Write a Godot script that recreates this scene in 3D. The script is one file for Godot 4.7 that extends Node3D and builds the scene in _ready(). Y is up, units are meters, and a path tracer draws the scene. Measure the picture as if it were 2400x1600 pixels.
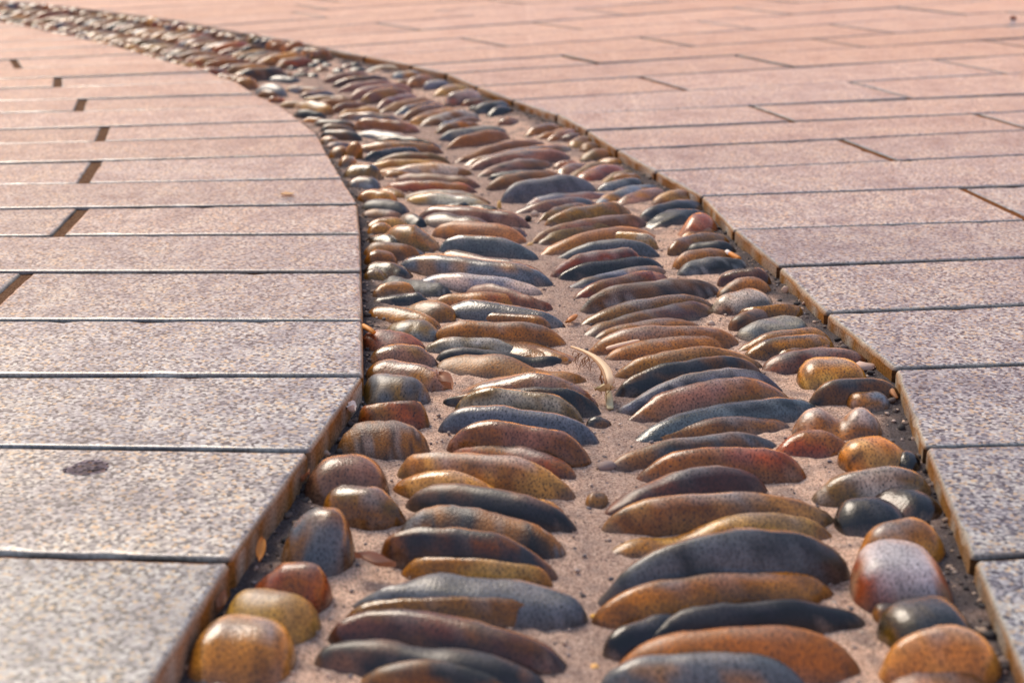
extends Node3D
# A granite pavement split by a curving drain of river stones set on edge in mortar. Metres, y up; the slab tops lie at y = 0.

var rng := RandomNumberGenerator.new()
var mottle := FastNoiseLite.new()
var shape_noise := FastNoiseLite.new()
var fine_noise := FastNoiseLite.new()
var bed_noise := FastNoiseLite.new()
var used := {}
var seats := {}
var stone_count := 0
var far_heap := SurfaceTool.new()
var stone_mat: StandardMaterial3D
var stone_finishes: Array[StandardMaterial3D] = []
var stone_rough_mat: StandardMaterial3D
var granite: Array[StandardMaterial3D] = []
var mortar_mat: StandardMaterial3D
var dirt_mat: StandardMaterial3D
var joint_mat: StandardMaterial3D
var channel: MeshInstance3D
# anchor x, anchor z and direction (degrees) of each joint between courses, from near to far
var right_lines := [[0.308, -0.520, 6.0], [0.329, -0.765, 6.0], [0.351, -1.010, 6.0], [0.372, -1.255, 7.5], [0.395, -1.515, 4.0], [0.421, -1.770, 6.0], [0.387, -2.000, 8.5], [0.364, -2.237, 8.5], [0.332, -2.466, 8.5], [0.311, -2.720, 9.5], [0.253, -2.944, 13.0], [0.198, -3.165, 15.0], [0.151, -3.387, 15.0], [0.095, -3.602, 16.0], [0.000, -3.818, 20.0], [-0.087, -4.045, 23.0], [-0.168, -4.283, 26.0], [-0.266, -4.439, 29.0], [-0.406, -4.641, 31.2], [-0.540, -4.846, 33.4], [-0.674, -5.051, 35.6], [-0.827, -5.243, 37.8], [-0.973, -5.440, 38.0], [-1.119, -5.637, 38.0], [-1.288, -5.816, 38.0], [-1.460, -5.992, 38.0], [-1.641, -6.162, 38.0], [-1.830, -6.325, 38.0], [-2.020, -6.487, 38.0], [-2.220, -6.642, 38.0], [-2.427, -6.791, 38.0], [-2.643, -6.933, 38.0], [-2.863, -7.072, 38.0], [-3.091, -7.205, 38.0]]
var left_lines := [[-0.300, -0.500, -4.0], [-0.276, -0.750, -4.0], [-0.251, -1.000, -4.0], [-0.226, -1.250, -3.5], [-0.193, -1.505, -2.5], [-0.162, -1.745, 0.0], [-0.181, -1.966, 0.0], [-0.204, -2.213, 0.8], [-0.225, -2.439, 1.6], [-0.248, -2.655, 4.0], [-0.294, -2.876, 5.5], [-0.343, -3.107, 8.5], [-0.385, -3.324, 9.0], [-0.443, -3.509, 10.5], [-0.514, -3.723, 10.5], [-0.599, -3.911, 12.0], [-0.673, -4.121, 13.0], [-0.769, -4.308, 16.0], [-0.903, -4.503, 18.6], [-1.024, -4.700, 21.2], [-1.146, -4.894, 23.8], [-1.282, -5.080, 26.4], [-1.419, -5.263, 29.0], [-1.554, -5.446, 31.6], [-1.713, -5.612, 34.0], [-1.882, -5.770, 34.0], [-2.070, -5.914, 34.0], [-2.268, -6.052, 34.0], [-2.474, -6.185, 34.0], [-2.681, -6.316, 34.0], [-2.891, -6.446, 34.0], [-3.102, -6.575, 34.0]]
# distances of the cross joints from the drain, course by course
var right_joints := [[0.77, 1.78], [0.82, 1.60], [0.66, 1.66], [0.55, 1.54], [0.83, 1.69], [0.66, 1.45, 2.24], [0.71, 1.58], [0.74, 1.79], [0.46, 1.44, 2.35], [0.90, 1.67], [0.46, 1.21, 2.13], [0.88, 1.59], [0.45, 1.16, 2.04], [0.86, 1.73, 2.75], [0.44, 1.33, 2.25, 3.13], [0.88, 1.75, 2.54, 3.24, 4.01, 4.95], [0.45, 1.32, 2.09, 2.92, 3.62, 4.62], [0.91, 1.66, 2.46, 3.46, 4.34, 5.34], [0.46, 1.37, 2.29, 3.25, 3.98, 4.87], [0.91, 1.79, 2.79, 3.62, 4.53, 5.25], [0.48, 1.31, 2.13, 2.88, 3.87, 4.70], [0.89, 1.80, 2.71, 3.63, 4.57, 5.32], [0.45, 1.30, 2.09, 2.93, 3.66, 4.70], [0.62, 1.56, 2.37, 3.37, 4.30, 5.05], [0.85, 1.88, 2.89, 3.79, 4.54, 5.31], [0.88, 1.77, 2.53, 3.54, 4.46, 5.37], [0.68, 1.53, 2.31, 3.02, 4.03, 4.89], [0.74, 1.55, 2.52, 3.23, 4.06, 4.77], [0.59, 1.63, 2.56, 3.41, 4.29, 5.30], [0.67, 1.58, 2.52, 3.34, 4.22, 5.19], [0.87, 1.62, 2.65, 3.35, 4.31, 5.30], [0.60, 1.44, 2.43, 3.13, 4.05, 5.03], [0.73, 1.68, 2.46, 3.23, 4.06, 4.82]]
var left_joints := [[0.67, 1.70], [0.75, 1.57], [0.65, 1.68], [0.71, 1.75], [0.73, 1.61], [0.86, 1.82], [0.46, 1.36, 2.21], [0.86, 1.70], [0.44, 1.46, 2.19], [0.70, 1.58], [0.43, 1.46, 2.25], [0.83, 1.77], [0.41, 1.36, 2.29], [0.89, 1.71, 2.55, 3.32], [0.41, 1.12, 1.90, 2.92], [0.84, 1.58, 2.50, 3.36], [0.40, 1.30, 2.23, 3.04], [0.89, 1.75, 2.67], [0.37, 1.29, 2.06, 2.78], [0.69, 1.66, 2.65], [0.81, 1.54, 2.56, 3.55], [0.86, 1.74, 2.76], [0.57, 1.28, 1.98, 2.77], [0.64, 1.40, 2.30, 3.02], [0.76, 1.51, 2.45, 3.16], [0.66, 1.69, 2.58, 3.56], [0.78, 1.69, 2.46, 3.36], [0.56, 1.54, 2.58, 3.58], [0.57, 1.39, 2.20, 2.94], [0.77, 1.75, 2.56, 3.56], [0.83, 1.57, 2.54, 3.55]]
# the two sides of the drain, from near to far: x, z of the left edge, x, z of the right edge
var rows := [[-0.280, -0.701, 0.319, -0.646], [-0.264, -0.865, 0.333, -0.809], [-0.248, -1.029, 0.347, -0.973], [-0.232, -1.191, 0.362, -1.138], [-0.213, -1.351, 0.376, -1.305], [-0.192, -1.508, 0.391, -1.475], [-0.173, -1.662, 0.409, -1.648], [-0.168, -1.815, 0.413, -1.823], [-0.181, -1.968, 0.388, -1.998], [-0.195, -2.123, 0.371, -2.170], [-0.210, -2.279, 0.350, -2.341], [-0.225, -2.436, 0.328, -2.511], [-0.242, -2.592, 0.314, -2.681], [-0.268, -2.748, 0.277, -2.848], [-0.300, -2.902, 0.235, -3.014], [-0.332, -3.057, 0.195, -3.181], [-0.363, -3.211, 0.159, -3.349], [-0.398, -3.364, 0.118, -3.516], [-0.445, -3.513, 0.061, -3.679], [-0.494, -3.661, -0.008, -3.838], [-0.551, -3.805, -0.070, -4.000], [-0.612, -3.947, -0.128, -4.165], [-0.663, -4.093, -0.196, -4.326], [-0.730, -4.233, -0.290, -4.474], [-0.810, -4.367, -0.389, -4.616], [-0.899, -4.497, -0.484, -4.759], [-0.984, -4.632, -0.575, -4.901], [-1.065, -4.770, -0.667, -5.043], [-1.153, -4.905, -0.775, -5.174], [-1.247, -5.034, -0.876, -5.309], [-1.343, -5.161, -0.977, -5.445], [-1.437, -5.288, -1.079, -5.582], [-1.531, -5.415, -1.185, -5.716], [-1.636, -5.533, -1.309, -5.836], [-1.745, -5.645, -1.429, -5.959], [-1.860, -5.751, -1.549, -6.082], [-1.981, -5.851, -1.680, -6.195], [-2.109, -5.941, -1.810, -6.307], [-2.238, -6.031, -1.940, -6.419], [-2.370, -6.118, -2.071, -6.528], [-2.503, -6.204, -2.206, -6.632], [-2.637, -6.290, -2.341, -6.734], [-2.774, -6.374, -2.482, -6.827], [-2.911, -6.458, -2.622, -6.919], [-3.049, -6.542, -2.762, -7.011]]
# base colours of the stones (linear)
var hues := {
	"ochre": Color(0.48, 0.165, 0.008), "rust": Color(0.42, 0.085, 0.012), "plum": Color(0.25, 0.075, 0.04), "blue_grey": Color(0.21, 0.23, 0.27),
	"slate": Color(0.05, 0.05, 0.054), "brown": Color(0.37, 0.13, 0.012), "tan": Color(0.72, 0.34, 0.06), "pale": Color(0.72, 0.58, 0.42),
	"black": Color(0.014, 0.014, 0.017), "mauve": Color(0.52, 0.22, 0.12), "olive": Color(0.32, 0.155, 0.014),
}
const SAND := Color(1.0, 0.75, 0.58)
const DAMP := Color(0.19, 0.165, 0.18)


func _ready() -> void:
	# camera, sky, sun, exposure
	var cam := Camera3D.new()
	cam.name = "camera"
	cam.position = Vector3(0, 0.55, 0)
	cam.rotation_degrees = Vector3(-16.3660, 0, 0)
	cam.fov = 22.899
	cam.near = 0.05
	cam.far = 200.0
	var lens := CameraAttributesPhysical.new()
	lens.frustum_focal_length = 59.250
	lens.frustum_focus_distance = 1.95
	lens.frustum_near = 0.05
	lens.frustum_far = 200.0
	lens.exposure_aperture = 6.7
	cam.attributes = lens
	add_child(cam)
	cam.fov = 22.899
	cam.current = true
	var air := WorldEnvironment.new()
	air.name = "world_environment"
	var env := Environment.new()
	env.background_mode = Environment.BG_SKY
	env.tonemap_mode = Environment.TONE_MAPPER_LINEAR
	env.tonemap_exposure = 1.35
	env.sdfgi_enabled = true
	env.ssao_enabled = true
	env.ssil_enabled = true
	var sky_mat := ProceduralSkyMaterial.new()
	sky_mat.sky_top_color = Color(0.70, 0.80, 0.97)
	sky_mat.sky_horizon_color = Color(2.5, 1.56, 0.26)
	sky_mat.sky_curve = 0.06
	sky_mat.sky_energy_multiplier = 0.8
	sky_mat.ground_horizon_color = Color(0.6, 0.45, 0.35)
	sky_mat.ground_bottom_color = Color(0.25, 0.2, 0.17)
	var sky := Sky.new()
	sky.sky_material = sky_mat
	env.sky = sky
	air.environment = env
	add_child(air)
	var sun := DirectionalLight3D.new()
	sun.name = "sun"
	sun.light_energy = 0.8
	sun.light_color = Color(1.0, 0.94, 0.87)
	sun.light_angular_distance = 28.0
	sun.shadow_enabled = true
	add_child(sun)
	sun.look_at_from_position(Vector3(-2.0, 3.6, -3.4), Vector3.ZERO)

	rng.seed = 20
	setup_noise()
	make_materials()
	make_ground()
	make_pavement("pavement_right", right_lines, right_joints, 1.0)
	make_pavement("pavement_left", left_lines, left_joints, -1.0)
	stain_spot(Vector3(-0.391, 0.0000, -1.458), 0.02, 0.019, 0.6, 0.95, 4, 0.0003)
	stain_spot(Vector3(-0.390, 0.0000, -1.457), 0.0165, 0.014, 0.6, 0.55, 4, 0.0006)
	make_channel()
	set_all_stones()
	far_stones()
	make_grit()
	make_litter()


# ------------------------------------------------------------------ helpers
func setup_noise() -> void:
	for n in [mottle, shape_noise, fine_noise, bed_noise]:
		n.noise_type = FastNoiseLite.TYPE_SIMPLEX_SMOOTH
		n.fractal_type = FastNoiseLite.FRACTAL_FBM
		n.fractal_octaves = 3
	mottle.seed = 3
	mottle.frequency = 22.0
	shape_noise.seed = 5
	shape_noise.frequency = 17.0
	shape_noise.fractal_octaves = 2
	fine_noise.seed = 8
	fine_noise.frequency = 90.0
	bed_noise.seed = 11
	bed_noise.frequency = 14.0
	bed_noise.fractal_octaves = 4


func numbered(called: String) -> String:
	var n: int = used.get(called, 0)
	used[called] = n + 1
	return called if n == 0 else "%s_%03d" % [called, n]


func tag(o: Node, label: String, category: String, group := "", kind := "") -> void:
	if label != "":
		o.set_meta("label", label)
	if category != "":
		o.set_meta("category", category)
	if group != "":
		o.set_meta("group", group)
	if kind != "":
		o.set_meta("kind", kind)


func mesh_node(called: String, mesh: Mesh, mat: Material, parent: Node, at := Vector3.ZERO) -> MeshInstance3D:
	var o := MeshInstance3D.new()
	o.name = numbered(called)
	o.mesh = mesh
	o.material_override = mat
	o.position = at
	parent.add_child(o, true)
	return o


func dir_of(deg: float) -> Vector2:
	return Vector2(cos(deg_to_rad(deg)), -sin(deg_to_rad(deg)))


func noise_texture(type: int, freq: float, size: int, ramp: Gradient, seed_value: int, octaves := 1, ret := -1) -> NoiseTexture2D:
	var n := FastNoiseLite.new()
	n.seed = seed_value
	n.noise_type = type
	n.frequency = freq
	n.fractal_octaves = octaves
	if octaves == 1:
		n.fractal_type = FastNoiseLite.FRACTAL_NONE
	if ret >= 0:
		n.cellular_return_type = ret
	var t := NoiseTexture2D.new()
	t.width = size
	t.height = size
	t.seamless = true
	t.seamless_blend_skirt = 0.05
	t.generate_mipmaps = false
	t.noise = n
	if ramp:
		t.color_ramp = ramp
	return t


func ramp(stops: Array, hard := false) -> Gradient:
	var g := Gradient.new()
	var at := PackedFloat32Array()
	var col := PackedColorArray()
	for s in stops:
		at.append(s[0])
		col.append(s[1])
	g.offsets = at
	g.colors = col
	if hard:
		g.interpolation_mode = Gradient.GRADIENT_INTERPOLATE_CONSTANT
	return g


func grey(v: float) -> Color:
	return Color(v, v, v)


func make_materials() -> void:
	# grains of the granite: each cell of the noise takes one mineral
	var minerals := ramp([[0.0, Color(0.20, 0.19, 0.23)], [0.10, Color(0.44, 0.42, 0.46)], [0.22, Color(0.70, 0.67, 0.70)], [0.36, Color(0.82, 0.77, 0.76)],
		[0.5, Color(0.97, 0.93, 0.93)], [0.66, Color(0.96, 0.80, 0.66)], [0.77, Color(0.84, 0.79, 0.81)], [0.9, Color(0.54, 0.51, 0.55)]], true)
	var grains := noise_texture(FastNoiseLite.TYPE_CELLULAR, 0.16, 1024, minerals, 4, 1, FastNoiseLite.RETURN_CELL_VALUE)
	var clouds := noise_texture(FastNoiseLite.TYPE_SIMPLEX_SMOOTH, 0.012, 512, ramp([[0.0, Color(0.68, 0.67, 0.70)], [0.25, Color(0.84, 0.82, 0.84)], [0.55, Color(0.95, 0.93, 0.93)], [1.0, Color(1.0, 0.97, 0.93)]]), 6, 5)
	var rough := noise_texture(FastNoiseLite.TYPE_SIMPLEX, 0.11, 1024, null, 9, 4)
	for k in 4:
		var m := StandardMaterial3D.new()
		m.resource_name = "granite"
		m.albedo_texture = grains
		m.vertex_color_use_as_albedo = true
		m.uv1_triplanar = true
		m.uv1_world_triplanar = true
		m.uv1_scale = Vector3.ONE * 1.9
		m.uv1_offset = Vector3(0.21, 0.13, 0.37) * k
		m.detail_enabled = true
		m.detail_albedo = clouds
		m.detail_blend_mode = BaseMaterial3D.BLEND_MODE_MUL
		m.detail_uv_layer = BaseMaterial3D.DETAIL_UV_2
		m.uv2_triplanar = true
		m.uv2_world_triplanar = true
		m.uv2_scale = Vector3.ONE * (1.1 + 0.13 * k)
		m.roughness = 0.3
		m.metallic_specular = 0.5
		m.heightmap_enabled = true
		m.heightmap_texture = rough
		m.heightmap_scale = 0.012
		granite.append(m)
	# pores and specks of the stones
	var pores := noise_texture(FastNoiseLite.TYPE_CELLULAR, 0.055, 1024, ramp([[0.0, grey(0.2)], [0.10, grey(0.35)], [0.18, grey(0.85)], [0.25, grey(1.0)], [1.0, grey(1.0)]]), 14, 1, FastNoiseLite.RETURN_DISTANCE)
	var grain := noise_texture(FastNoiseLite.TYPE_SIMPLEX, 0.05, 1024, ramp([[0.0, grey(0.5)], [0.3, grey(0.8)], [0.6, grey(0.96)], [1.0, grey(1.0)]]), 15, 5)
	var dents := noise_texture(FastNoiseLite.TYPE_SIMPLEX, 0.04, 1024, null, 16, 4)
	stone_mat = StandardMaterial3D.new()
	stone_mat.resource_name = "river_stone"
	stone_mat.vertex_color_use_as_albedo = true
	stone_mat.albedo_texture = grain
	stone_mat.uv1_triplanar = true
	stone_mat.uv1_world_triplanar = true
	stone_mat.uv1_scale = Vector3.ONE * 5.0
	stone_mat.roughness = 0.33
	stone_mat.metallic_specular = 0.5
	stone_mat.heightmap_enabled = true
	stone_mat.heightmap_texture = dents
	stone_mat.heightmap_scale = 0.024
	stone_mat.detail_enabled = true
	stone_mat.detail_albedo = pores
	stone_mat.detail_blend_mode = BaseMaterial3D.BLEND_MODE_MUL
	stone_mat.detail_uv_layer = BaseMaterial3D.DETAIL_UV_2
	stone_mat.uv2_triplanar = true
	stone_mat.uv2_world_triplanar = true
	stone_mat.uv2_scale = Vector3.ONE * 4.3
	for r in [0.2, 0.26, 0.32, 0.42]:
		var finish: StandardMaterial3D = stone_mat.duplicate()
		finish.roughness = r
		stone_finishes.append(finish)
	stone_rough_mat = stone_mat.duplicate()
	stone_rough_mat.resource_name = "coarse_river_stone"
	stone_rough_mat.roughness = 0.45
	stone_rough_mat.heightmap_scale = 0.06
	stone_rough_mat.uv1_scale = Vector3.ONE * 8.0
	stone_rough_mat.uv2_scale = Vector3.ONE * 7.0
	mortar_mat = StandardMaterial3D.new()
	mortar_mat.resource_name = "sandy_mortar"
	mortar_mat.vertex_color_use_as_albedo = true
	mortar_mat.albedo_texture = noise_texture(FastNoiseLite.TYPE_CELLULAR, 0.14, 1024, ramp([[0.0, Color(0.52, 0.45, 0.44)], [0.1, Color(0.74, 0.67, 0.64)], [0.3, Color(0.9, 0.84, 0.8)], [0.65, Color(1, 0.97, 0.94)], [0.9, Color(0.82, 0.74, 0.7)]], true), 21, 1, FastNoiseLite.RETURN_CELL_VALUE)
	mortar_mat.uv1_triplanar = true
	mortar_mat.uv1_world_triplanar = true
	mortar_mat.uv1_scale = Vector3.ONE * 5.2
	mortar_mat.roughness = 0.9
	mortar_mat.heightmap_enabled = true
	mortar_mat.heightmap_texture = rough
	mortar_mat.heightmap_scale = 0.2
	dirt_mat = granite[0].duplicate()
	dirt_mat.resource_name = "grimy_granite_side"
	dirt_mat.albedo_texture = grain
	dirt_mat.uv1_scale = Vector3.ONE * 3.5
	dirt_mat.roughness = 0.95
	dirt_mat.metallic_specular = 0.15
	joint_mat = mortar_mat.duplicate()
	joint_mat.resource_name = "joint_filler"
	joint_mat.metallic_specular = 0.1


# ------------------------------------------------------------------ setting
func make_ground() -> void:
	var st := SurfaceTool.new()
	st.begin(Mesh.PRIMITIVE_TRIANGLES)
	for q in [Vector3(-60, 0, 60), Vector3(-60, 0, -120), Vector3(60, 0, -120), Vector3(-60, 0, 60), Vector3(60, 0, -120), Vector3(60, 0, 60)]:
		st.set_color(Color(0.3, 0.24, 0.2))
		st.set_normal(Vector3.UP)
		st.add_vertex(q)
	var o := mesh_node("ground", st.commit(), joint_mat, self, Vector3(0, -0.075, 0))
	tag(o, "packed earth under and around the granite pavement", "ground", "", "structure")


func cross_point(a: Vector2, da: Vector2, b: Vector2, db: Vector2) -> Vector2:
	var p = Geometry2D.line_intersects_line(a, da, b, db)
	return p if p != null else (a + b) * 0.5


func make_pavement(called: String, lines: Array, joints: Array, side: float) -> void:
	# the bedding that shows in the joints
	var st := SurfaceTool.new()
	st.begin(Mesh.PRIMITIVE_TRIANGLES)
	var tint := Color(0.2, 0.1, 0.05)
	for k in lines.size() - 1:
		var a: Array = lines[k]
		var b: Array = lines[k + 1]
		var na := Vector2(a[0], a[1]) + dir_of(a[2]) * 0.02 * side
		var nb := Vector2(b[0], b[1]) + dir_of(b[2]) * 0.02 * side
		var fa := Vector2(a[0], a[1]) + dir_of(a[2]) * 5.0 * side
		var fb := Vector2(b[0], b[1]) + dir_of(b[2]) * 5.0 * side
		for q in ([na, nb, fb, na, fb, fa] if side > 0 else [na, fb, nb, na, fa, fb]):
			st.set_color(tint)
			st.set_normal(Vector3.UP)
			st.add_vertex(Vector3(q.x, 0, q.y))
	var pave := mesh_node(called, st.commit(), joint_mat, self, Vector3(0, -0.005, 0))
	tag(pave, "pale granite paving to the right of the stone drain" if side > 0 else "pale granite paving to the left of the stone drain", "pavement", "", "structure")
	for k in lines.size() - 1:
		var a: Array = lines[k]
		var b: Array = lines[k + 1]
		var pa := Vector2(a[0], a[1])
		var pb := Vector2(b[0], b[1])
		var da := dir_of(a[2]) * side
		var db := dir_of(b[2]) * side
		var ahead_a := Vector2(da.y, -da.x) * side
		var ahead_b := Vector2(db.y, -db.x) * side
		var gap := rng.randf_range(0.0028, 0.0055)
		pa += ahead_a * gap
		pb -= ahead_b * gap
		var dm := (da + db).normalized()
		var across := Vector2(dm.y, -dm.x)
		var mid := (Vector2(a[0], a[1]) + Vector2(b[0], b[1])) * 0.5
		var last := -1.0
		var list: Array = joints[k]
		for j in list.size() + 1:
			var half := rng.randf_range(0.005, 0.007) if side > 0 else rng.randf_range(0.0065, 0.009)
			var n0: Vector2
			var f0: Vector2
			if last < 0.0:
				n0 = pa
				f0 = pb
			else:
				var m0 := mid + dm * (last + half)
				n0 = cross_point(m0, across, pa, da)
				f0 = cross_point(m0, across, pb, db)
			var s: float = list[j] if j < list.size() else list[j - 1] + 0.9
			var m1 := mid + dm * (s - half)
			var n1 := cross_point(m1, across, pa, da)
			var f1 := cross_point(m1, across, pb, db)
			last = s
			var poly := PackedVector2Array([n0, f0, f1, n1] if side > 0 else [n0, n1, f1, f0])
			slab(poly, pave, j == 0, 0 if side > 0 else 3)
			if j < list.size():
				# sandy brown mortar, raked back a little, in the cross joint
				var fill := SurfaceTool.new()
				fill.begin(Mesh.PRIMITIVE_TRIANGLES)
				var seam := [n1 - dm * 0.003, f1 - dm * 0.003, f1 + dm * (half * 2.0 + 0.003), n1 + dm * (half * 2.0 + 0.003)]
				for v in ([0, 1, 2, 0, 2, 3] if side > 0.0 else [0, 2, 1, 0, 3, 2]):
					fill.set_color(Color(0.33, 0.155, 0.07) if side > 0.0 else Color(0.3, 0.19, 0.12))
					fill.set_normal(Vector3.UP)
					fill.add_vertex(Vector3(seam[v].x, 0.0, seam[v].y))
				mesh_node("joint_mortar", fill.commit(), joint_mat, pave, Vector3(0, 0.0022 if side > 0.0 else 0.0012, 0))


func slab(poly: PackedVector2Array, parent: Node, at_drain: bool, drain_edge: int) -> void:
	var centre := Vector2.ZERO
	for p in poly:
		centre += p / poly.size()
	var near := centre.distance_to(Vector2(0.1, -1.8)) < 2.2
	var step := 0.02 if near else 0.08
	var bevel := rng.randf_range(0.0045, 0.006)
	var lift := rng.randf_range(-0.001, 0.001)
	var tilt := Vector2(rng.randf_range(-0.003, 0.003), rng.randf_range(-0.003, 0.003))
	# ring of edge points with the corners rounded off
	var ring := PackedVector2Array()
	var on_edge := PackedInt32Array()
	var run := PackedFloat32Array()
	var corner := 0.004
	for i in poly.size():
		var p := poly[i]
		var q := poly[(i + 1) % poly.size()]
		var d := (q - p).normalized()
		var n := maxi(2, int(p.distance_to(q) / step))
		for k in n + 1:
			var t := lerpf(corner, p.distance_to(q) - corner, float(k) / n)
			ring.append(p + d * t)
			on_edge.append(i)
			run.append(t)
	var tone := rng.randf_range(0.82, 1.06)
	var warm := rng.randf_range(-0.02, 0.03)
	var top := Color(0.70 + warm, 0.79, 0.725 - warm) * tone
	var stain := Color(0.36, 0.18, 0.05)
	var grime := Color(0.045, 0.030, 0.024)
	var st := SurfaceTool.new()
	st.begin(Mesh.PRIMITIVE_TRIANGLES)
	var n := ring.size()
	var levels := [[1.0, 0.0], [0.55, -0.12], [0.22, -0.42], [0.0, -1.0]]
	var rings: Array = []
	for lv in levels:
		var r := PackedVector3Array()
		for i in n:
			var p := ring[i]
			var e := on_edge[i]
			var c0 := poly[e]
			var c1 := poly[(e + 1) % poly.size()]
			var long := c0.distance_to(c1)
			var d := (c1 - c0) / long
			var nor := Vector2(-d.y, d.x)
			if nor.dot(centre - c0) < 0.0:
				nor = -nor
			var free := smoothstep(0.0, 0.03, minf(run[i], long - run[i]) - corner)
			var wear_or_sheen := bevel * (1.0 + free * (0.25 * fine_noise.get_noise_2d(p.x, p.y) + 1.2 * smoothstep(0.3, 0.55, fine_noise.get_noise_2d(p.x * 0.6 + 40.0, p.y * 0.6)) + 0.4 * maxf(0.0, shape_noise.get_noise_2d(p.x * 2.0, p.y * 2.0))))
			# where two sides meet, their rounded edges end on the same point
			var k0 := absf(tan(absf(d.angle_to(poly[(e + poly.size() - 1) % poly.size()] - c0)) * 0.5))
			var k1 := absf(tan(absf((-d).angle_to(poly[(e + 2) % poly.size()] - c1)) * 0.5))
			var along := clampf(run[i], maxf(corner, wear_or_sheen * lv[0] / k0), long - maxf(corner, wear_or_sheen * lv[0] / k1))
			var q: Vector2 = c0 + d * along + nor * wear_or_sheen * lv[0]
			var y: float = wear_or_sheen * lv[1] + lift + tilt.dot(q - centre)
			r.append(Vector3(q.x - centre.x, y, q.y - centre.y))
		rings.append(r)
	# top
	st.set_smooth_group(-1)
	var flat := PackedVector2Array()
	var kept := PackedInt32Array()
	for i in n:
		var v: Vector3 = rings[0][i]
		var f := Vector2(v.x, v.z)
		if flat.is_empty() or (f.distance_to(flat[flat.size() - 1]) > 0.0005 and (i < n - 1 or f.distance_to(flat[0]) > 0.0005)):
			flat.append(f)
			kept.append(i)
	var tri := Geometry2D.triangulate_polygon(flat)
	if tri.is_empty():
		for i in range(1, flat.size() - 1):
			tri.append_array([0, i, i + 1])
	var turned: bool = (flat[tri[1]] - flat[tri[0]]).cross(flat[tri[2]] - flat[tri[0]]) < 0.0
	for k in range(0, tri.size(), 3):
		for v in ([tri[k], tri[k + 2], tri[k + 1]] if turned else [tri[k], tri[k + 1], tri[k + 2]]):
			st.set_color(top)
			st.add_vertex(rings[0][kept[v]])
	# rounded edge, then the stained sides
	st.set_smooth_group(1)
	var dirt := SurfaceTool.new()
	dirt.begin(Mesh.PRIMITIVE_TRIANGLES)
	dirt.set_smooth_group(1)
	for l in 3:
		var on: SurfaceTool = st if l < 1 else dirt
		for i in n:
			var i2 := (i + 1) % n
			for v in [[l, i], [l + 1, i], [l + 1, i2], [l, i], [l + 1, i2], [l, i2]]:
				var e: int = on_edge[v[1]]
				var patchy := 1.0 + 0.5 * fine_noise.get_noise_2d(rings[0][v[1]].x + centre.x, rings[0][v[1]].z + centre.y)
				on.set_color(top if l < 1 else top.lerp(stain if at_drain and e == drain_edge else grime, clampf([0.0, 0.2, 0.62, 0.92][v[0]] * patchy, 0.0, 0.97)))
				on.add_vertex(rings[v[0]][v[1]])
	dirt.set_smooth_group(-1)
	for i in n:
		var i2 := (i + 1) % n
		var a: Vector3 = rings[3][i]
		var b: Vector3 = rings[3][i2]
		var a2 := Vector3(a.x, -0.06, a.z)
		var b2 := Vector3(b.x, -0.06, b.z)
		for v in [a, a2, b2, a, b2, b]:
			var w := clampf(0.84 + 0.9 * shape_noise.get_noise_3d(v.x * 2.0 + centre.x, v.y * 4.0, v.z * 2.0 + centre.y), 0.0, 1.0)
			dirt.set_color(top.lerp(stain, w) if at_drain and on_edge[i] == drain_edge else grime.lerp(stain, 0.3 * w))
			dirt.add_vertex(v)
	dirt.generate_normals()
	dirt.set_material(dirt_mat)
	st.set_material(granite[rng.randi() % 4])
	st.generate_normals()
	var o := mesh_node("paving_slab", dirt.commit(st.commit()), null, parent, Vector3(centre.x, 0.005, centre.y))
	seats[o] = [lift, tilt, centre]
	if at_drain and centre.distance_to(Vector2(-0.36, -1.33)) < 0.14 and parent.name == "pavement_left":
		o.set_meta("label", "corner slab with a small dark oval stain")


func stain_spot(at: Vector3, long: float, wide: float, turn: float, dark: float, seed_value: int, proud: float) -> void:
	# an oily spot: a film of its own outline on the granite
	var r := RandomNumberGenerator.new()
	r.seed = seed_value
	var st := SurfaceTool.new()
	st.begin(Mesh.PRIMITIVE_TRIANGLES)
	var n := 26
	var rim := PackedVector3Array()
	for i in n:
		var f := TAU * i / n
		var k := 1.0 + 0.1 * sin(f * 3.0 + seed_value) + r.randf_range(-0.1, 0.1)
		rim.append(Vector3(cos(f) * long * k, 0, sin(f) * wide * k).rotated(Vector3.UP, turn))
	for i in n:
		for v in [Vector3(0, 0.0001, 0), rim[i], rim[(i + 1) % n]]:
			st.set_color(Color(0.5, 0.48, 0.48) * dark)
			st.add_vertex(v)
	st.generate_normals()
	var best: Node3D = null
	for o in get_node("pavement_left").get_children():
		if best == null or o.position.distance_to(at) < best.position.distance_to(at):
			best = o
	var seat: Array = seats[best]
	var level: float = seat[0] + seat[1].dot(Vector2(at.x, at.z) - seat[2])
	var film: StandardMaterial3D = granite[0].duplicate()
	film.roughness = 0.8
	film.metallic_specular = 0.15
	film.heightmap_enabled = false
	mesh_node("stain", st.commit(), film, best, Vector3(at.x - best.position.x, level + proud, at.z - best.position.z))


func bed_level(s: float) -> float:
	var c := clampf(s, 0.0, 1.0)
	return -0.028 + 0.010 * c - 0.010 * (1.0 - (2.0 * c - 1.0) * (2.0 * c - 1.0))


func row_at(t: float) -> Array:
	var k := clampi(int(t), 0, rows.size() - 2)
	var f := t - k
	var a: Array = rows[k]
	var b: Array = rows[k + 1]
	return [Vector2(lerpf(a[0], b[0], f), lerpf(a[1], b[1], f)), Vector2(lerpf(a[2], b[2], f), lerpf(a[3], b[3], f))]


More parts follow.
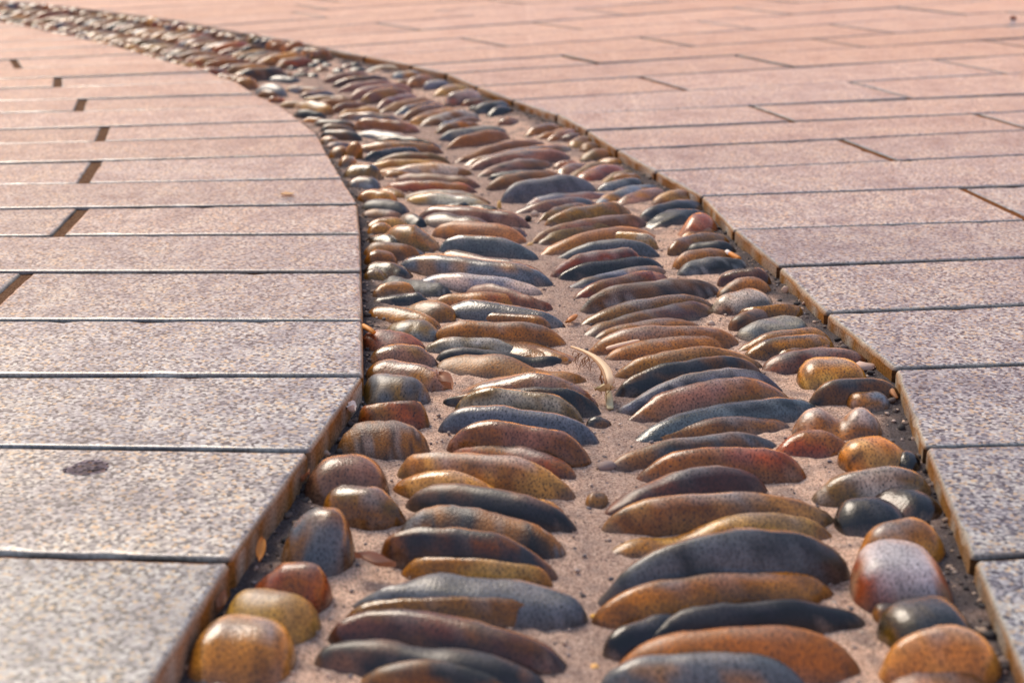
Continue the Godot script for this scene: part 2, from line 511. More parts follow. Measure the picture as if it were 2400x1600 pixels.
func make_channel() -> void:
	var st := SurfaceTool.new()
	st.begin(Mesh.PRIMITIVE_TRIANGLES)
	var per := 14
	var count := (rows.size() - 1) * per
	var wide := 64
	for i in count + 1:
		var r := row_at(float(i) / per)
		for j in wide + 1:
			var s := lerpf(-0.05, 1.05, float(j) / wide)
			var p: Vector2 = r[0].lerp(r[1], s)
			var y := bed_level(s) + 0.003 * bed_noise.get_noise_2d(p.x, p.y) + 0.0024 * fine_noise.get_noise_2d(p.x, p.y)
			var edge := minf(s, 1.0 - s)
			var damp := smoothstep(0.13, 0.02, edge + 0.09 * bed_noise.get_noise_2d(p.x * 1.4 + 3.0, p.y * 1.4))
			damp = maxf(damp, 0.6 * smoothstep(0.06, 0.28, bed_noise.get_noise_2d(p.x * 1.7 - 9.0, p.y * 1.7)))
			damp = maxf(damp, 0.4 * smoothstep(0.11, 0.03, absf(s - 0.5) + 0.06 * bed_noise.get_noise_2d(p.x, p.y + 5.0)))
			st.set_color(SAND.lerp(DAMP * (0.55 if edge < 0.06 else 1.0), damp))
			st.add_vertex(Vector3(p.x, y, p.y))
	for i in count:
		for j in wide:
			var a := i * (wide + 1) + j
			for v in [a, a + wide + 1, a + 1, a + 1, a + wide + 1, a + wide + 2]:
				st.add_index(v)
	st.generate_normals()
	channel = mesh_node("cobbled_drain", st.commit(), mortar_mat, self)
	tag(channel, "shallow curving drain of river stones set on edge in sandy mortar", "drain", "", "structure")


# ------------------------------------------------------------------ stones
func set_stone(xl: float, yl: float, zl: float, xr: float, yr: float, zr: float, high: float, crest: float, thick: float, first: String, second: String, form := "", label := "") -> void:
	var a := Vector3(xl, yl, zl)
	var b := Vector3(xr, yr, zr)
	var along := b - a
	var length := along.length()
	along /= length
	var across := along.cross(Vector3.UP).normalized()
	var up := across.cross(along).normalized()
	var away := signf(across.z)
	var origin := (a + b) * 0.5
	var sink := rng.randf_range(0.26, 0.42)
	var c := high / (1.0 - sink)
	var blunt := rng.randf_range(2.4, 3.4)
	var blunt_left := rng.randf_range(2.0, 4.2)
	var blunt_right := rng.randf_range(2.0, 4.2)
	var cuts: Array = []
	for k in [0, 0, 1, 1, 2][rng.randi() % 5]:
		cuts.append([(along * rng.randf_range(-0.8, 0.8) + up * rng.randf_range(0.3, 1.0) + across * rng.randf_range(-0.9, 0.9)).normalized(), rng.randf_range(0.55, 0.82)])
	var lean := rng.randf_range(0.0, 0.3) * thick
	var half := length * 0.515 / pow(1.0 - pow(sink, 2.0), 1.0 / blunt)
	var n_long := 30 if stone_count < 298 else 16
	var n_round := 18 if stone_count < 298 else 12
	var square := rng.randf_range(1.8, 2.15)
	var c1: Color = hues[first]
	var c2: Color = hues[second]
	if (first == second and not first in ["blue_grey", "slate", "black", "mauve"]) or rng.randf() < 0.12:
		c2 = c2.lerp(hues["ochre"], 0.7) if first != "black" else c2
	var jitter := Color(rng.randf_range(0.92, 1.08), rng.randf_range(0.93, 1.07), rng.randf_range(0.92, 1.08)) * rng.randf_range(0.32, 0.62) * (1.7 if first in ["ochre", "tan", "rust", "brown", "olive", "pale"] else 1.25 if first in ["blue_grey", "mauve"] else 0.85)
	var bend := rng.randf_range(-0.12, 0.12) * thick
	var patch := rng.randf_range(-0.25, 0.2)
	var off := Vector3(rng.randf_range(-50, 50), rng.randf_range(-50, 50), rng.randf_range(-50, 50))
	var rough := form == "speckled"
	var banded := rng.randf_range(0.6, 1.5) if rng.randf() < 0.55 else 0.0
	var wear_or_sheen := rng.randf_range(0.2, 0.75)  # strength of the sky sheen painted along the crest
	var st := SurfaceTool.new()
	st.begin(Mesh.PRIMITIVE_TRIANGLES)
	for i in n_long + 1:
		var q := -cos(PI * i / n_long)
		# the widest place moves to where the crest is
		var t := (q + 1.0) * 0.5
		var skew := log(0.5) / log(0.5 + (clampf(crest, 0.2, 0.8) - 0.5) * 0.3)
		var u := 2.0 * pow(t, skew) - 1.0
		var prof := pow(maxf(0.0, 1.0 - pow(absf(u), blunt_left if u < 0.0 else blunt_right)), 0.5)
		var wide := pow(maxf(0.0, 1.0 - pow(absf(lerpf(q, u, 0.4)), blunt)), 0.5)
		for j in n_round:
			var f := TAU * j / n_round
			var cs := cos(f)
			var sn := sin(f)
			var px := pow(absf(cs), 2.0 / square) * signf(cs)
			var py := pow(absf(sn), 2.0 / square) * signf(sn)
			if form == "flat" and sn > 0.0:
				py = minf(py, 0.72) / 0.72
			var hy := c * prof * py
			if form == "wavy" and sn > 0.0:
				hy *= 1.0 - 0.42 * exp(-pow((q + (crest - 0.5) * 1.1) / 0.3, 2.0))
			var p := along * (q * half) + across * (px * wide * thick * 0.56 + bend * (1.0 - q * q) - lean * maxf(0.0, hy) / c * away) + up * (hy - c * sink)
			for cut in cuts:
				# a flat where the stone once broke
				var reach: float = absf(cut[0].dot(along)) * half + absf(cut[0].dot(up)) * c * 0.7 + absf(cut[0].dot(across)) * thick * 0.4
				var over: float = p.dot(cut[0]) + c * sink * 0.5 - reach * cut[1]
				if over > 0.0:
					p -= cut[0] * over * 0.8
			var w := origin + p
			var nz := Vector3(w.x, w.y, w.z) + off
			var swell := shape_noise.get_noise_3dv(nz) * 0.003 + fine_noise.get_noise_3dv(nz) * (0.0016 if rough else 0.0008)
			var outward := (across * px * 1.0 + up * py * 0.9 + along * q * 0.3).normalized()
			if i > 0 and i < n_long:
				p += outward * swell * smoothstep(0.0, 0.45, prof)
			# mineral colours in patches, crumbs of mortar left near the foot
			var mix_amount := smoothstep(-0.16, 0.2, mottle.get_noise_3dv(nz * Vector3(0.7, 1.2, 0.9)) + patch * 0.6)
			var col := c1.lerp(c2, mix_amount)
			col = Color(col.r * jitter.r, col.g * jitter.g, col.b * jitter.b)
			col *= 1.0 + 0.5 * mottle.get_noise_3dv(nz * 2.6 + Vector3(31, 7, 3))
			if banded > 0.0:
				col *= 1.0 + banded * mottle.get_noise_3dv(Vector3(p.dot(along) * 0.35, p.dot(up) * 2.4 + p.dot(along) * 0.5, p.dot(across) * 2.4) + off)
			if rough:
				var speck := fine_noise.get_noise_3dv(nz * 2.2)
				col = col.lerp(Color(0.5, 0.48, 0.46), 0.55 * smoothstep(0.2, 0.45, speck)).lerp(Color(0.015, 0.013, 0.012), 0.8 * smoothstep(0.15, 0.4, -speck))
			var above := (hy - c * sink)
			# crests paled in the vertex colour, a painted sheen of the sky
			var crest_sheen := smoothstep(0.72, 1.08, above / maxf(high, 0.001) + 0.35 * mottle.get_noise_3dv(nz * 1.3 + Vector3(0, 60, 0))) * wear_or_sheen
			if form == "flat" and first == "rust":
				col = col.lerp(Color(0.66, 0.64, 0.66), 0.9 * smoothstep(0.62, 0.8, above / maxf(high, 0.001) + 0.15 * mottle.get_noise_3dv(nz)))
			col = col.lerp(Color(0.36, 0.34, 0.335) * (0.35 + 0.9 * c1.get_luminance() / 0.2 * 0.5), crest_sheen)
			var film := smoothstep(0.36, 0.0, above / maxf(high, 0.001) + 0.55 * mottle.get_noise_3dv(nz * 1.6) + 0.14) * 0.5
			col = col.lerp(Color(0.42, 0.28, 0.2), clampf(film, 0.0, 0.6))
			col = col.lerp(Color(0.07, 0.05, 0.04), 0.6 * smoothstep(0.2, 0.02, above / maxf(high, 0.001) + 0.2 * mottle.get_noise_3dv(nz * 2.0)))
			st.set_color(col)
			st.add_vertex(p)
	for i in n_long:
		for j in n_round:
			var a0 := i * n_round + j
			var a1 := i * n_round + (j + 1) % n_round
			for v in [a0, a1, a0 + n_round, a1, a1 + n_round, a0 + n_round]:
				st.add_index(v)
	st.generate_normals()
	stone_count += 1
	if stone_count > 298:
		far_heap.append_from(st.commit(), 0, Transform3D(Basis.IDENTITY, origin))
		return
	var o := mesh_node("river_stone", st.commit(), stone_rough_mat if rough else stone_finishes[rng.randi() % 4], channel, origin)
	if label != "":
		o.set_meta("label", label)


func set_all_stones() -> void:
	set_stone(-0.197, -0.0289, -1.318, -0.135, -0.0313, -1.319, 0.0428, 0.59, 0.075, "blue_grey", "brown", "", "round blue grey stone at the gutter edge")
	set_stone(-0.212, -0.0287, -1.244, -0.146, -0.0314, -1.231, 0.0324, 0.53, 0.050, "rust", "rust", "", "")
	set_stone(-0.223, -0.0284, -1.192, -0.150, -0.0314, -1.183, 0.0275, 0.49, 0.065, "tan", "ochre", "", "")
	set_stone(-0.237, -0.0280, -1.124, -0.164, -0.0311, -1.116, 0.0271, 0.35, 0.085, "tan", "tan", "", "large pale tan stone beside the slab corner")
	set_stone(-0.097, -0.0323, -1.385, 0.043, -0.0335, -1.330, 0.0272, 0.41, 0.038, "brown", "black", "speckled", "")
	set_stone(-0.110, -0.0321, -1.325, 0.037, -0.0335, -1.288, 0.0351, 0.36, 0.038, "slate", "brown", "", "")
	set_stone(-0.092, -0.0326, -1.297, 0.032, -0.0335, -1.271, 0.0259, 0.47, 0.032, "ochre", "tan", "", "")
	set_stone(-0.134, -0.0317, -1.234, 0.056, -0.0332, -1.205, 0.0380, 0.52, 0.046, "blue_grey", "blue_grey", "", "")
	set_stone(-0.131, -0.0319, -1.201, 0.021, -0.0335, -1.200, 0.0245, 0.49, 0.038, "ochre", "ochre", "", "")
	set_stone(-0.136, -0.0318, -1.176, 0.040, -0.0333, -1.131, 0.0268, 0.37, 0.045, "plum", "brown", "", "")
	set_stone(-0.143, -0.0317, -1.136, 0.021, -0.0335, -1.102, 0.0199, 0.25, 0.042, "slate", "blue_grey", "", "")
	set_stone(-0.112, -0.0326, -1.102, -0.001, -0.0336, -1.093, 0.0184, 0.47, 0.030, "brown", "slate", "", "")
	set_stone(0.079, -0.0331, -1.339, 0.275, -0.0256, -1.354, 0.0243, 0.79, 0.046, "tan", "ochre", "wavy", "")
	set_stone(0.068, -0.0331, -1.241, 0.275, -0.0253, -1.281, 0.0501, 0.57, 0.055, "slate", "blue_grey", "", "tall dark blue grey stone arching above its row")
	set_stone(0.065, -0.0331, -1.205, 0.258, -0.0261, -1.244, 0.0303, 0.50, 0.046, "ochre", "brown", "", "")
	set_stone(0.074, -0.0328, -1.151, 0.273, -0.0248, -1.190, 0.0270, 0.54, 0.030, "black", "slate", "", "long black slate stone half buried in sand")
	set_stone(0.072, -0.0328, -1.144, 0.155, -0.0307, -1.183, 0.0218, 0.40, 0.035, "black", "slate", "", "")
	set_stone(0.075, -0.0327, -1.121, 0.251, -0.0257, -1.106, 0.0311, 0.67, 0.044, "ochre", "brown", "", "")
	set_stone(0.066, -0.0329, -1.098, 0.212, -0.0278, -1.092, 0.0223, 0.58, 0.037, "blue_grey", "pale", "", "")
	set_stone(0.290, -0.0244, -1.296, 0.363, -0.0192, -1.316, 0.0302, 0.77, 0.055, "ochre", "tan", "", "")
	set_stone(0.272, -0.0252, -1.230, 0.349, -0.0197, -1.224, 0.0327, 0.37, 0.075, "rust", "pale", "flat", "rust brown stone with a flat bluish white top")
	set_stone(0.281, -0.0244, -1.197, 0.300, -0.0231, -1.196, 0.0096, 0.58, 0.025, "brown", "black", "", "")
	set_stone(0.280, -0.0241, -1.146, 0.347, -0.0193, -1.160, 0.0267, 0.54, 0.070, "slate", "olive", "", "")
	set_stone(0.264, -0.0248, -1.091, 0.352, -0.0186, -1.099, 0.0361, 0.45, 0.055, "tan", "ochre", "", "bent tan stone with a broken pale facet")
	set_stone(0.268, -0.0246, -1.082, 0.338, -0.0194, -1.073, 0.0128, 0.52, 0.050, "brown", "mauve", "", "")
	set_stone(-0.163, -0.0283, -1.842, -0.076, -0.0317, -1.788, 0.0200, 0.35, 0.055, "mauve", "ochre", "", "")
	set_stone(-0.166, -0.0281, -1.765, -0.093, -0.0313, -1.737, 0.0261, 0.39, 0.060, "olive", "blue_grey", "", "")
	set_stone(-0.161, -0.0286, -1.675, -0.087, -0.0315, -1.670, 0.0290, 0.52, 0.050, "rust", "brown", "", "")
	set_stone(-0.175, -0.0287, -1.586, -0.083, -0.0317, -1.584, 0.0282, 0.66, 0.050, "brown", "ochre", "speckled", "")
	set_stone(-0.194, -0.0281, -1.469, -0.117, -0.0312, -1.482, 0.0345, 0.60, 0.075, "mauve", "mauve", "", "large smooth pinkish stone at the gutter edge")
	set_stone(-0.171, -0.0292, -1.429, -0.092, -0.0324, -1.408, 0.0273, 0.54, 0.050, "brown", "olive", "", "")
	set_stone(-0.055, -0.0323, -1.790, 0.100, -0.0333, -1.721, 0.0297, 0.24, 0.043, "mauve", "ochre", "", "")
	set_stone(-0.074, -0.0319, -1.735, 0.095, -0.0333, -1.707, 0.0326, 0.45, 0.030, "slate", "brown", "", "")
	set_stone(-0.061, -0.0322, -1.722, 0.074, -0.0335, -1.686, 0.0280, 0.45, 0.035, "olive", "pale", "", "")
	set_stone(-0.073, -0.0320, -1.654, 0.087, -0.0334, -1.621, 0.0276, 0.26, 0.041, "blue_grey", "blue_grey", "", "")
	set_stone(-0.064, -0.0323, -1.595, 0.076, -0.0334, -1.558, 0.0339, 0.47, 0.036, "brown", "mauve", "", "")
	set_stone(-0.060, -0.0323, -1.589, 0.058, -0.0335, -1.523, 0.0176, 0.31, 0.035, "rust", "brown", "", "")
	set_stone(-0.107, -0.0315, -1.523, 0.056, -0.0335, -1.474, 0.0298, 0.32, 0.043, "tan", "ochre", "", "")
	set_stone(-0.109, -0.0315, -1.489, 0.052, -0.0335, -1.431, 0.0258, 0.23, 0.043, "tan", "ochre", "wavy", "")
	set_stone(-0.095, -0.0320, -1.446, 0.055, -0.0334, -1.390, 0.0294, 0.41, 0.040, "slate", "blue_grey", "", "")
	set_stone(0.069, -0.0334, -1.460, 0.089, -0.0331, -1.457, 0.0092, 0.49, 0.022, "brown", "brown", "", "")
	set_stone(0.079, -0.0335, -1.679, 0.105, -0.0332, -1.671, 0.0090, 0.48, 0.022, "slate", "slate", "", "")
	set_stone(0.114, -0.0331, -1.773, 0.283, -0.0272, -1.830, 0.0276, 0.65, 0.035, "slate", "brown", "", "")
	set_stone(0.114, -0.0331, -1.717, 0.298, -0.0264, -1.780, 0.0342, 0.68, 0.046, "blue_grey", "slate", "speckled", "blue grey stone with white mineral flecks")
	set_stone(0.123, -0.0329, -1.691, 0.302, -0.0262, -1.741, 0.0297, 0.67, 0.046, "mauve", "ochre", "", "")
	set_stone(0.122, -0.0329, -1.617, 0.324, -0.0245, -1.699, 0.0198, 0.77, 0.046, "slate", "blue_grey", "", "")
	set_stone(0.135, -0.0327, -1.622, 0.285, -0.0268, -1.653, 0.0147, 0.79, 0.035, "ochre", "brown", "", "")
	set_stone(0.097, -0.0331, -1.545, 0.267, -0.0277, -1.596, 0.0198, 0.62, 0.035, "blue_grey", "mauve", "", "")
	set_stone(0.119, -0.0327, -1.517, 0.277, -0.0263, -1.504, 0.0297, 0.64, 0.040, "rust", "brown", "", "")
	set_stone(0.088, -0.0331, -1.425, 0.238, -0.0283, -1.472, 0.0304, 0.43, 0.039, "plum", "rust", "", "")
	set_stone(0.082, -0.0331, -1.392, 0.286, -0.0251, -1.393, 0.0304, 0.58, 0.046, "tan", "ochre", "", "")
	set_stone(0.320, -0.0251, -1.787, 0.394, -0.0197, -1.791, 0.0238, 0.44, 0.075, "tan", "ochre", "", "round pale stone with ochre sides near the slab")
	set_stone(0.321, -0.0247, -1.718, 0.416, -0.0180, -1.720, 0.0241, 0.55, 0.030, "slate", "slate", "", "")
	set_stone(0.358, -0.0222, -1.699, 0.402, -0.0186, -1.707, 0.0149, 0.55, 0.040, "brown", "blue_grey", "", "")
	set_stone(0.287, -0.0267, -1.629, 0.374, -0.0208, -1.612, 0.0269, 0.45, 0.055, "pale", "ochre", "wavy", "cream stone split by a long groove")
	set_stone(0.260, -0.0281, -1.571, 0.339, -0.0233, -1.574, 0.0180, 0.82, 0.040, "brown", "rust", "", "")
	set_stone(0.320, -0.0237, -1.514, 0.383, -0.0189, -1.534, 0.0246, 0.53, 0.060, "tan", "ochre", "", "")
	set_stone(0.371, -0.0199, -1.516, 0.390, -0.0183, -1.509, 0.0116, 0.46, 0.035, "black", "black", "", "")
	set_stone(0.275, -0.0262, -1.442, 0.383, -0.0185, -1.445, 0.0283, 0.68, 0.045, "olive", "pale", "", "")
	set_stone(0.325, -0.0230, -1.437, 0.374, -0.0187, -1.382, 0.0158, 0.18, 0.050, "black", "plum", "", "")
	set_stone(0.286, -0.0251, -1.380, 0.347, -0.0208, -1.377, 0.0204, 0.57, 0.055, "slate", "black", "", "")
	set_stone(-0.218, -0.0282, -2.419, -0.136, -0.0316, -2.419, 0.0207, 0.30, 0.040, "brown", "ochre", "", "")
	set_stone(-0.215, -0.0281, -2.378, -0.167, -0.0303, -2.380, 0.0162, 0.51, 0.040, "ochre", "ochre", "", "")
	set_stone(-0.208, -0.0284, -2.326, -0.142, -0.0311, -2.293, 0.0163, 0.26, 0.050, "black", "brown", "", "")
	set_stone(-0.207, -0.0282, -2.288, -0.173, -0.0298, -2.282, 0.0104, 0.33, 0.030, "olive", "olive", "", "")
	set_stone(-0.187, -0.0290, -2.242, -0.084, -0.0325, -2.197, 0.0148, 0.27, 0.040, "slate", "black", "speckled", "")
	set_stone(-0.186, -0.0288, -2.189, -0.132, -0.0311, -2.203, 0.0158, 0.57, 0.030, "ochre", "ochre", "", "")
	set_stone(-0.186, -0.0286, -2.160, -0.100, -0.0320, -2.161, 0.0130, 0.82, 0.035, "slate", "slate", "", "")
	set_stone(-0.142, -0.0305, -2.123, -0.082, -0.0323, -2.066, 0.0182, 0.43, 0.045, "ochre", "olive", "", "")
	set_stone(-0.185, -0.0284, -2.094, -0.092, -0.0318, -2.030, 0.0152, 0.44, 0.040, "ochre", "ochre", "", "")
	set_stone(-0.155, -0.0294, -2.031, -0.095, -0.0316, -1.985, 0.0175, 0.46, 0.050, "olive", "blue_grey", "", "")
	set_stone(-0.179, -0.0281, -1.973, -0.107, -0.0312, -1.937, 0.0187, 0.37, 0.055, "rust", "mauve", "", "")
	set_stone(-0.164, -0.0283, -1.883, -0.085, -0.0315, -1.889, 0.0177, 0.33, 0.045, "olive", "blue_grey", "", "")
	set_stone(-0.108, -0.0326, -2.465, 0.037, -0.0333, -2.416, 0.0265, 0.26, 0.038, "blue_grey", "blue_grey", "", "")
	set_stone(-0.080, -0.0332, -2.482, 0.032, -0.0334, -2.413, 0.0131, 0.34, 0.030, "rust", "rust", "", "")
	set_stone(-0.121, -0.0322, -2.435, 0.052, -0.0333, -2.302, 0.0135, 0.21, 0.030, "brown", "rust", "", "")
	set_stone(-0.158, -0.0307, -2.349, 0.056, -0.0333, -2.265, 0.0255, 0.31, 0.046, "blue_grey", "pale", "", "longest pale blue grey stone of the left row")
	set_stone(-0.082, -0.0328, -2.325, 0.030, -0.0335, -2.260, 0.0147, 0.45, 0.030, "rust", "brown", "", "")
	set_stone(-0.131, -0.0313, -2.269, 0.039, -0.0335, -2.218, 0.0183, 0.39, 0.044, "pale", "blue_grey", "", "")
	set_stone(-0.065, -0.0329, -2.216, 0.051, -0.0335, -2.128, 0.0240, 0.51, 0.036, "mauve", "rust", "", "")
	set_stone(-0.098, -0.0320, -2.156, 0.030, -0.0336, -2.151, 0.0157, 0.27, 0.035, "rust", "ochre", "", "")
	set_stone(-0.089, -0.0322, -2.113, 0.065, -0.0335, -2.050, 0.0186, 0.26, 0.042, "blue_grey", "blue_grey", "", "")
	set_stone(-0.036, -0.0332, -2.085, 0.047, -0.0336, -2.046, 0.0146, 0.52, 0.030, "ochre", "brown", "", "")
	set_stone(-0.093, -0.0317, -1.995, 0.066, -0.0335, -1.973, 0.0250, 0.34, 0.040, "brown", "ochre", "", "")
	set_stone(-0.067, -0.0324, -1.998, 0.076, -0.0335, -1.892, 0.0090, 0.18, 0.045, "brown", "mauve", "", "")
	set_stone(-0.104, -0.0313, -1.938, 0.009, -0.0335, -1.936, 0.0165, 0.30, 0.030, "pale", "olive", "", "")
	set_stone(-0.086, -0.0318, -1.899, 0.067, -0.0336, -1.892, 0.0154, 0.18, 0.028, "black", "slate", "wavy", "")
	set_stone(0.024, -0.0336, -1.936, 0.065, -0.0336, -1.896, 0.0090, 0.28, 0.028, "brown", "brown", "", "")
	set_stone(-0.084, -0.0315, -1.877, 0.086, -0.0335, -1.816, 0.0161, 0.20, 0.045, "brown", "ochre", "wavy", "")
	set_stone(0.063, -0.0329, -2.424, 0.216, -0.0271, -2.414, 0.0241, 0.68, 0.038, "blue_grey", "blue_grey", "", "")
	set_stone(0.054, -0.0333, -2.308, 0.215, -0.0275, -2.362, 0.0289, 0.70, 0.042, "rust", "plum", "speckled", "")
	set_stone(0.066, -0.0331, -2.295, 0.212, -0.0278, -2.343, 0.0197, 0.60, 0.035, "slate", "slate", "", "")
	set_stone(0.077, -0.0330, -2.246, 0.216, -0.0277, -2.317, 0.0132, 0.70, 0.035, "blue_grey", "pale", "", "")
	set_stone(0.084, -0.0330, -2.190, 0.226, -0.0274, -2.272, 0.0182, 0.72, 0.035, "brown", "rust", "", "")
	set_stone(0.090, -0.0330, -2.121, 0.277, -0.0250, -2.192, 0.0279, 0.59, 0.046, "slate", "brown", "speckled", "")
	set_stone(0.149, -0.0314, -2.181, 0.228, -0.0279, -2.186, 0.0143, 0.50, 0.028, "slate", "blue_grey", "", "")
	set_stone(0.083, -0.0333, -2.060, 0.260, -0.0264, -2.130, 0.0211, 0.72, 0.046, "brown", "ochre", "", "")
	set_stone(0.087, -0.0332, -2.005, 0.259, -0.0266, -2.103, 0.0182, 0.82, 0.046, "plum", "ochre", "", "")
	set_stone(0.104, -0.0330, -1.995, 0.236, -0.0284, -2.037, 0.0130, 0.69, 0.032, "brown", "ochre", "", "")
	set_stone(0.092, -0.0332, -1.940, 0.274, -0.0265, -1.954, 0.0254, 0.68, 0.046, "ochre", "brown", "", "")
	set_stone(0.112, -0.0329, -1.907, 0.254, -0.0277, -1.939, 0.0181, 0.55, 0.036, "ochre", "brown", "", "")
	set_stone(0.118, -0.0331, -1.844, 0.287, -0.0269, -1.862, 0.0266, 0.63, 0.043, "brown", "ochre", "", "")
	set_stone(0.235, -0.0260, -2.409, 0.326, -0.0187, -2.470, 0.0200, 0.56, 0.040, "olive", "brown", "", "")
	set_stone(0.257, -0.0246, -2.417, 0.328, -0.0192, -2.409, 0.0165, 0.46, 0.035, "slate", "slate", "", "")
	set_stone(0.230, -0.0268, -2.333, 0.319, -0.0204, -2.366, 0.0213, 0.52, 0.040, "ochre", "ochre", "", "")
	set_stone(0.232, -0.0269, -2.295, 0.335, -0.0194, -2.322, 0.0170, 0.41, 0.040, "black", "blue_grey", "speckled", "jagged greenish black stone with a hollow top")
	set_stone(0.281, -0.0245, -2.231, 0.352, -0.0193, -2.216, 0.0237, 0.44, 0.040, "plum", "ochre", "", "")
	set_stone(0.275, -0.0253, -2.164, 0.348, -0.0198, -2.183, 0.0211, 0.56, 0.040, "ochre", "brown", "", "")
	set_stone(0.262, -0.0265, -2.092, 0.339, -0.0210, -2.126, 0.0214, 0.48, 0.055, "pale", "ochre", "", "")
	set_stone(0.288, -0.0253, -2.062, 0.369, -0.0193, -2.061, 0.0221, 0.51, 0.040, "ochre", "brown", "", "")
	set_stone(0.274, -0.0264, -2.006, 0.322, -0.0230, -2.044, 0.0172, 0.57, 0.040, "black", "brown", "", "")
	set_stone(0.279, -0.0262, -1.971, 0.362, -0.0201, -2.013, 0.0180, 0.66, 0.050, "blue_grey", "pale", "", "")
	set_stone(0.269, -0.0269, -1.927, 0.383, -0.0187, -1.946, 0.0183, 0.76, 0.035, "ochre", "mauve", "", "")
	set_stone(0.274, -0.0276, -1.899, 0.380, -0.0191, -1.915, 0.0194, 0.75, 0.040, "ochre", "ochre", "", "")
	set_stone(0.310, -0.0256, -1.888, 0.377, -0.0209, -1.907, 0.0121, 0.55, 0.030, "brown", "ochre", "", "")
	set_stone(0.288, -0.0269, -1.841, 0.408, -0.0184, -1.851, 0.0169, 0.61, 0.040, "rust", "mauve", "", "")
	set_stone(-0.355, -0.0291, -3.263, -0.319, -0.0305, -3.247, 0.0191, 0.45, 0.040, "ochre", "pale", "", "")
	set_stone(-0.321, -0.0304, -3.246, -0.294, -0.0313, -3.227, 0.0317, 0.45, 0.035, "ochre", "ochre", "", "")
	set_stone(-0.329, -0.0290, -3.157, -0.294, -0.0305, -3.154, 0.0188, 0.54, 0.040, "ochre", "pale", "", "")
	set_stone(-0.307, -0.0293, -3.059, -0.240, -0.0316, -3.018, 0.0255, 0.54, 0.050, "olive", "black", "", "")
	set_stone(-0.294, -0.0290, -2.964, -0.238, -0.0311, -2.935, 0.0147, 0.50, 0.040, "brown", "blue_grey", "", "")
	set_stone(-0.241, -0.0307, -2.904, -0.190, -0.0321, -2.853, 0.0132, 0.48, 0.040, "olive", "olive", "", "")
	set_stone(-0.264, -0.0291, -2.839, -0.199, -0.0315, -2.814, 0.0189, 0.51, 0.040, "ochre", "tan", "", "")
	set_stone(-0.250, -0.0290, -2.757, -0.173, -0.0317, -2.718, 0.0181, 0.40, 0.045, "blue_grey", "slate", "", "")
	set_stone(-0.246, -0.0288, -2.713, -0.177, -0.0315, -2.691, 0.0111, 0.40, 0.030, "mauve", "ochre", "", "")
	set_stone(-0.183, -0.0312, -2.682, -0.141, -0.0322, -2.621, 0.0144, 0.51, 0.030, "black", "brown", "", "")
	set_stone(-0.231, -0.0288, -2.622, -0.166, -0.0315, -2.634, 0.0124, 0.66, 0.035, "tan", "ochre", "", "")
	set_stone(-0.227, -0.0286, -2.573, -0.185, -0.0305, -2.574, 0.0164, 0.45, 0.040, "ochre", "ochre", "", "")
	set_stone(-0.196, -0.0298, -2.541, -0.115, -0.0324, -2.464, 0.0293, 0.54, 0.050, "olive", "ochre", "", "")
	set_stone(-0.220, -0.0286, -2.528, -0.123, -0.0321, -2.421, 0.0142, 0.36, 0.035, "black", "olive", "wavy", "")
	set_stone(-0.332, -0.0326, -3.530, -0.146, -0.0334, -3.374, 0.0157, 0.29, 0.046, "blue_grey", "pale", "", "")
	set_stone(-0.283, -0.0329, -3.437, -0.146, -0.0334, -3.362, 0.0177, 0.41, 0.030, "slate", "blue_grey", "", "")
	set_stone(-0.313, -0.0312, -3.324, -0.140, -0.0334, -3.312, 0.0197, 0.53, 0.044, "brown", "tan", "", "")
	set_stone(-0.284, -0.0314, -3.205, -0.169, -0.0336, -3.301, 0.0207, 0.54, 0.035, "slate", "slate", "", "")
	set_stone(-0.263, -0.0319, -3.184, -0.116, -0.0334, -3.181, 0.0230, 0.48, 0.037, "olive", "brown", "", "")
	set_stone(-0.270, -0.0315, -3.137, -0.113, -0.0335, -3.158, 0.0159, 0.35, 0.040, "tan", "ochre", "", "")
	set_stone(-0.253, -0.0318, -3.105, -0.072, -0.0332, -3.080, 0.0205, 0.34, 0.046, "tan", "pale", "", "")
	set_stone(-0.219, -0.0327, -3.110, -0.076, -0.0333, -3.069, 0.0152, 0.36, 0.030, "tan", "ochre", "", "")
	set_stone(-0.242, -0.0319, -3.062, -0.177, -0.0333, -3.059, 0.0090, 0.38, 0.030, "rust", "rust", "", "")
	set_stone(-0.207, -0.0326, -3.023, -0.060, -0.0334, -2.966, 0.0168, 0.41, 0.040, "mauve", "brown", "", "")
	set_stone(-0.223, -0.0317, -2.948, -0.057, -0.0335, -2.917, 0.0179, 0.42, 0.042, "brown", "rust", "", "")
	set_stone(-0.189, -0.0322, -2.863, -0.038, -0.0335, -2.823, 0.0173, 0.43, 0.039, "brown", "pale", "", "")
	set_stone(-0.178, -0.0322, -2.835, -0.031, -0.0335, -2.787, 0.0160, 0.33, 0.039, "pale", "tan", "", "")
	set_stone(-0.118, -0.0332, -2.786, -0.071, -0.0336, -2.797, 0.0090, 0.69, 0.030, "black", "slate", "", "")
	set_stone(-0.084, -0.0336, -2.788, -0.027, -0.0335, -2.752, 0.0091, 0.36, 0.030, "slate", "slate", "", "")
	set_stone(-0.150, -0.0322, -2.686, 0.025, -0.0332, -2.626, 0.0234, 0.26, 0.046, "mauve", "plum", "", "")
	set_stone(-0.143, -0.0323, -2.662, 0.024, -0.0334, -2.556, 0.0187, 0.18, 0.046, "plum", "mauve", "wavy", "")
	set_stone(-0.124, -0.0324, -2.575, 0.021, -0.0334, -2.526, 0.0256, 0.49, 0.038, "brown", "mauve", "", "")
	set_stone(-0.078, -0.0333, -2.571, 0.012, -0.0334, -2.527, 0.0138, 0.42, 0.030, "tan", "ochre", "", "")
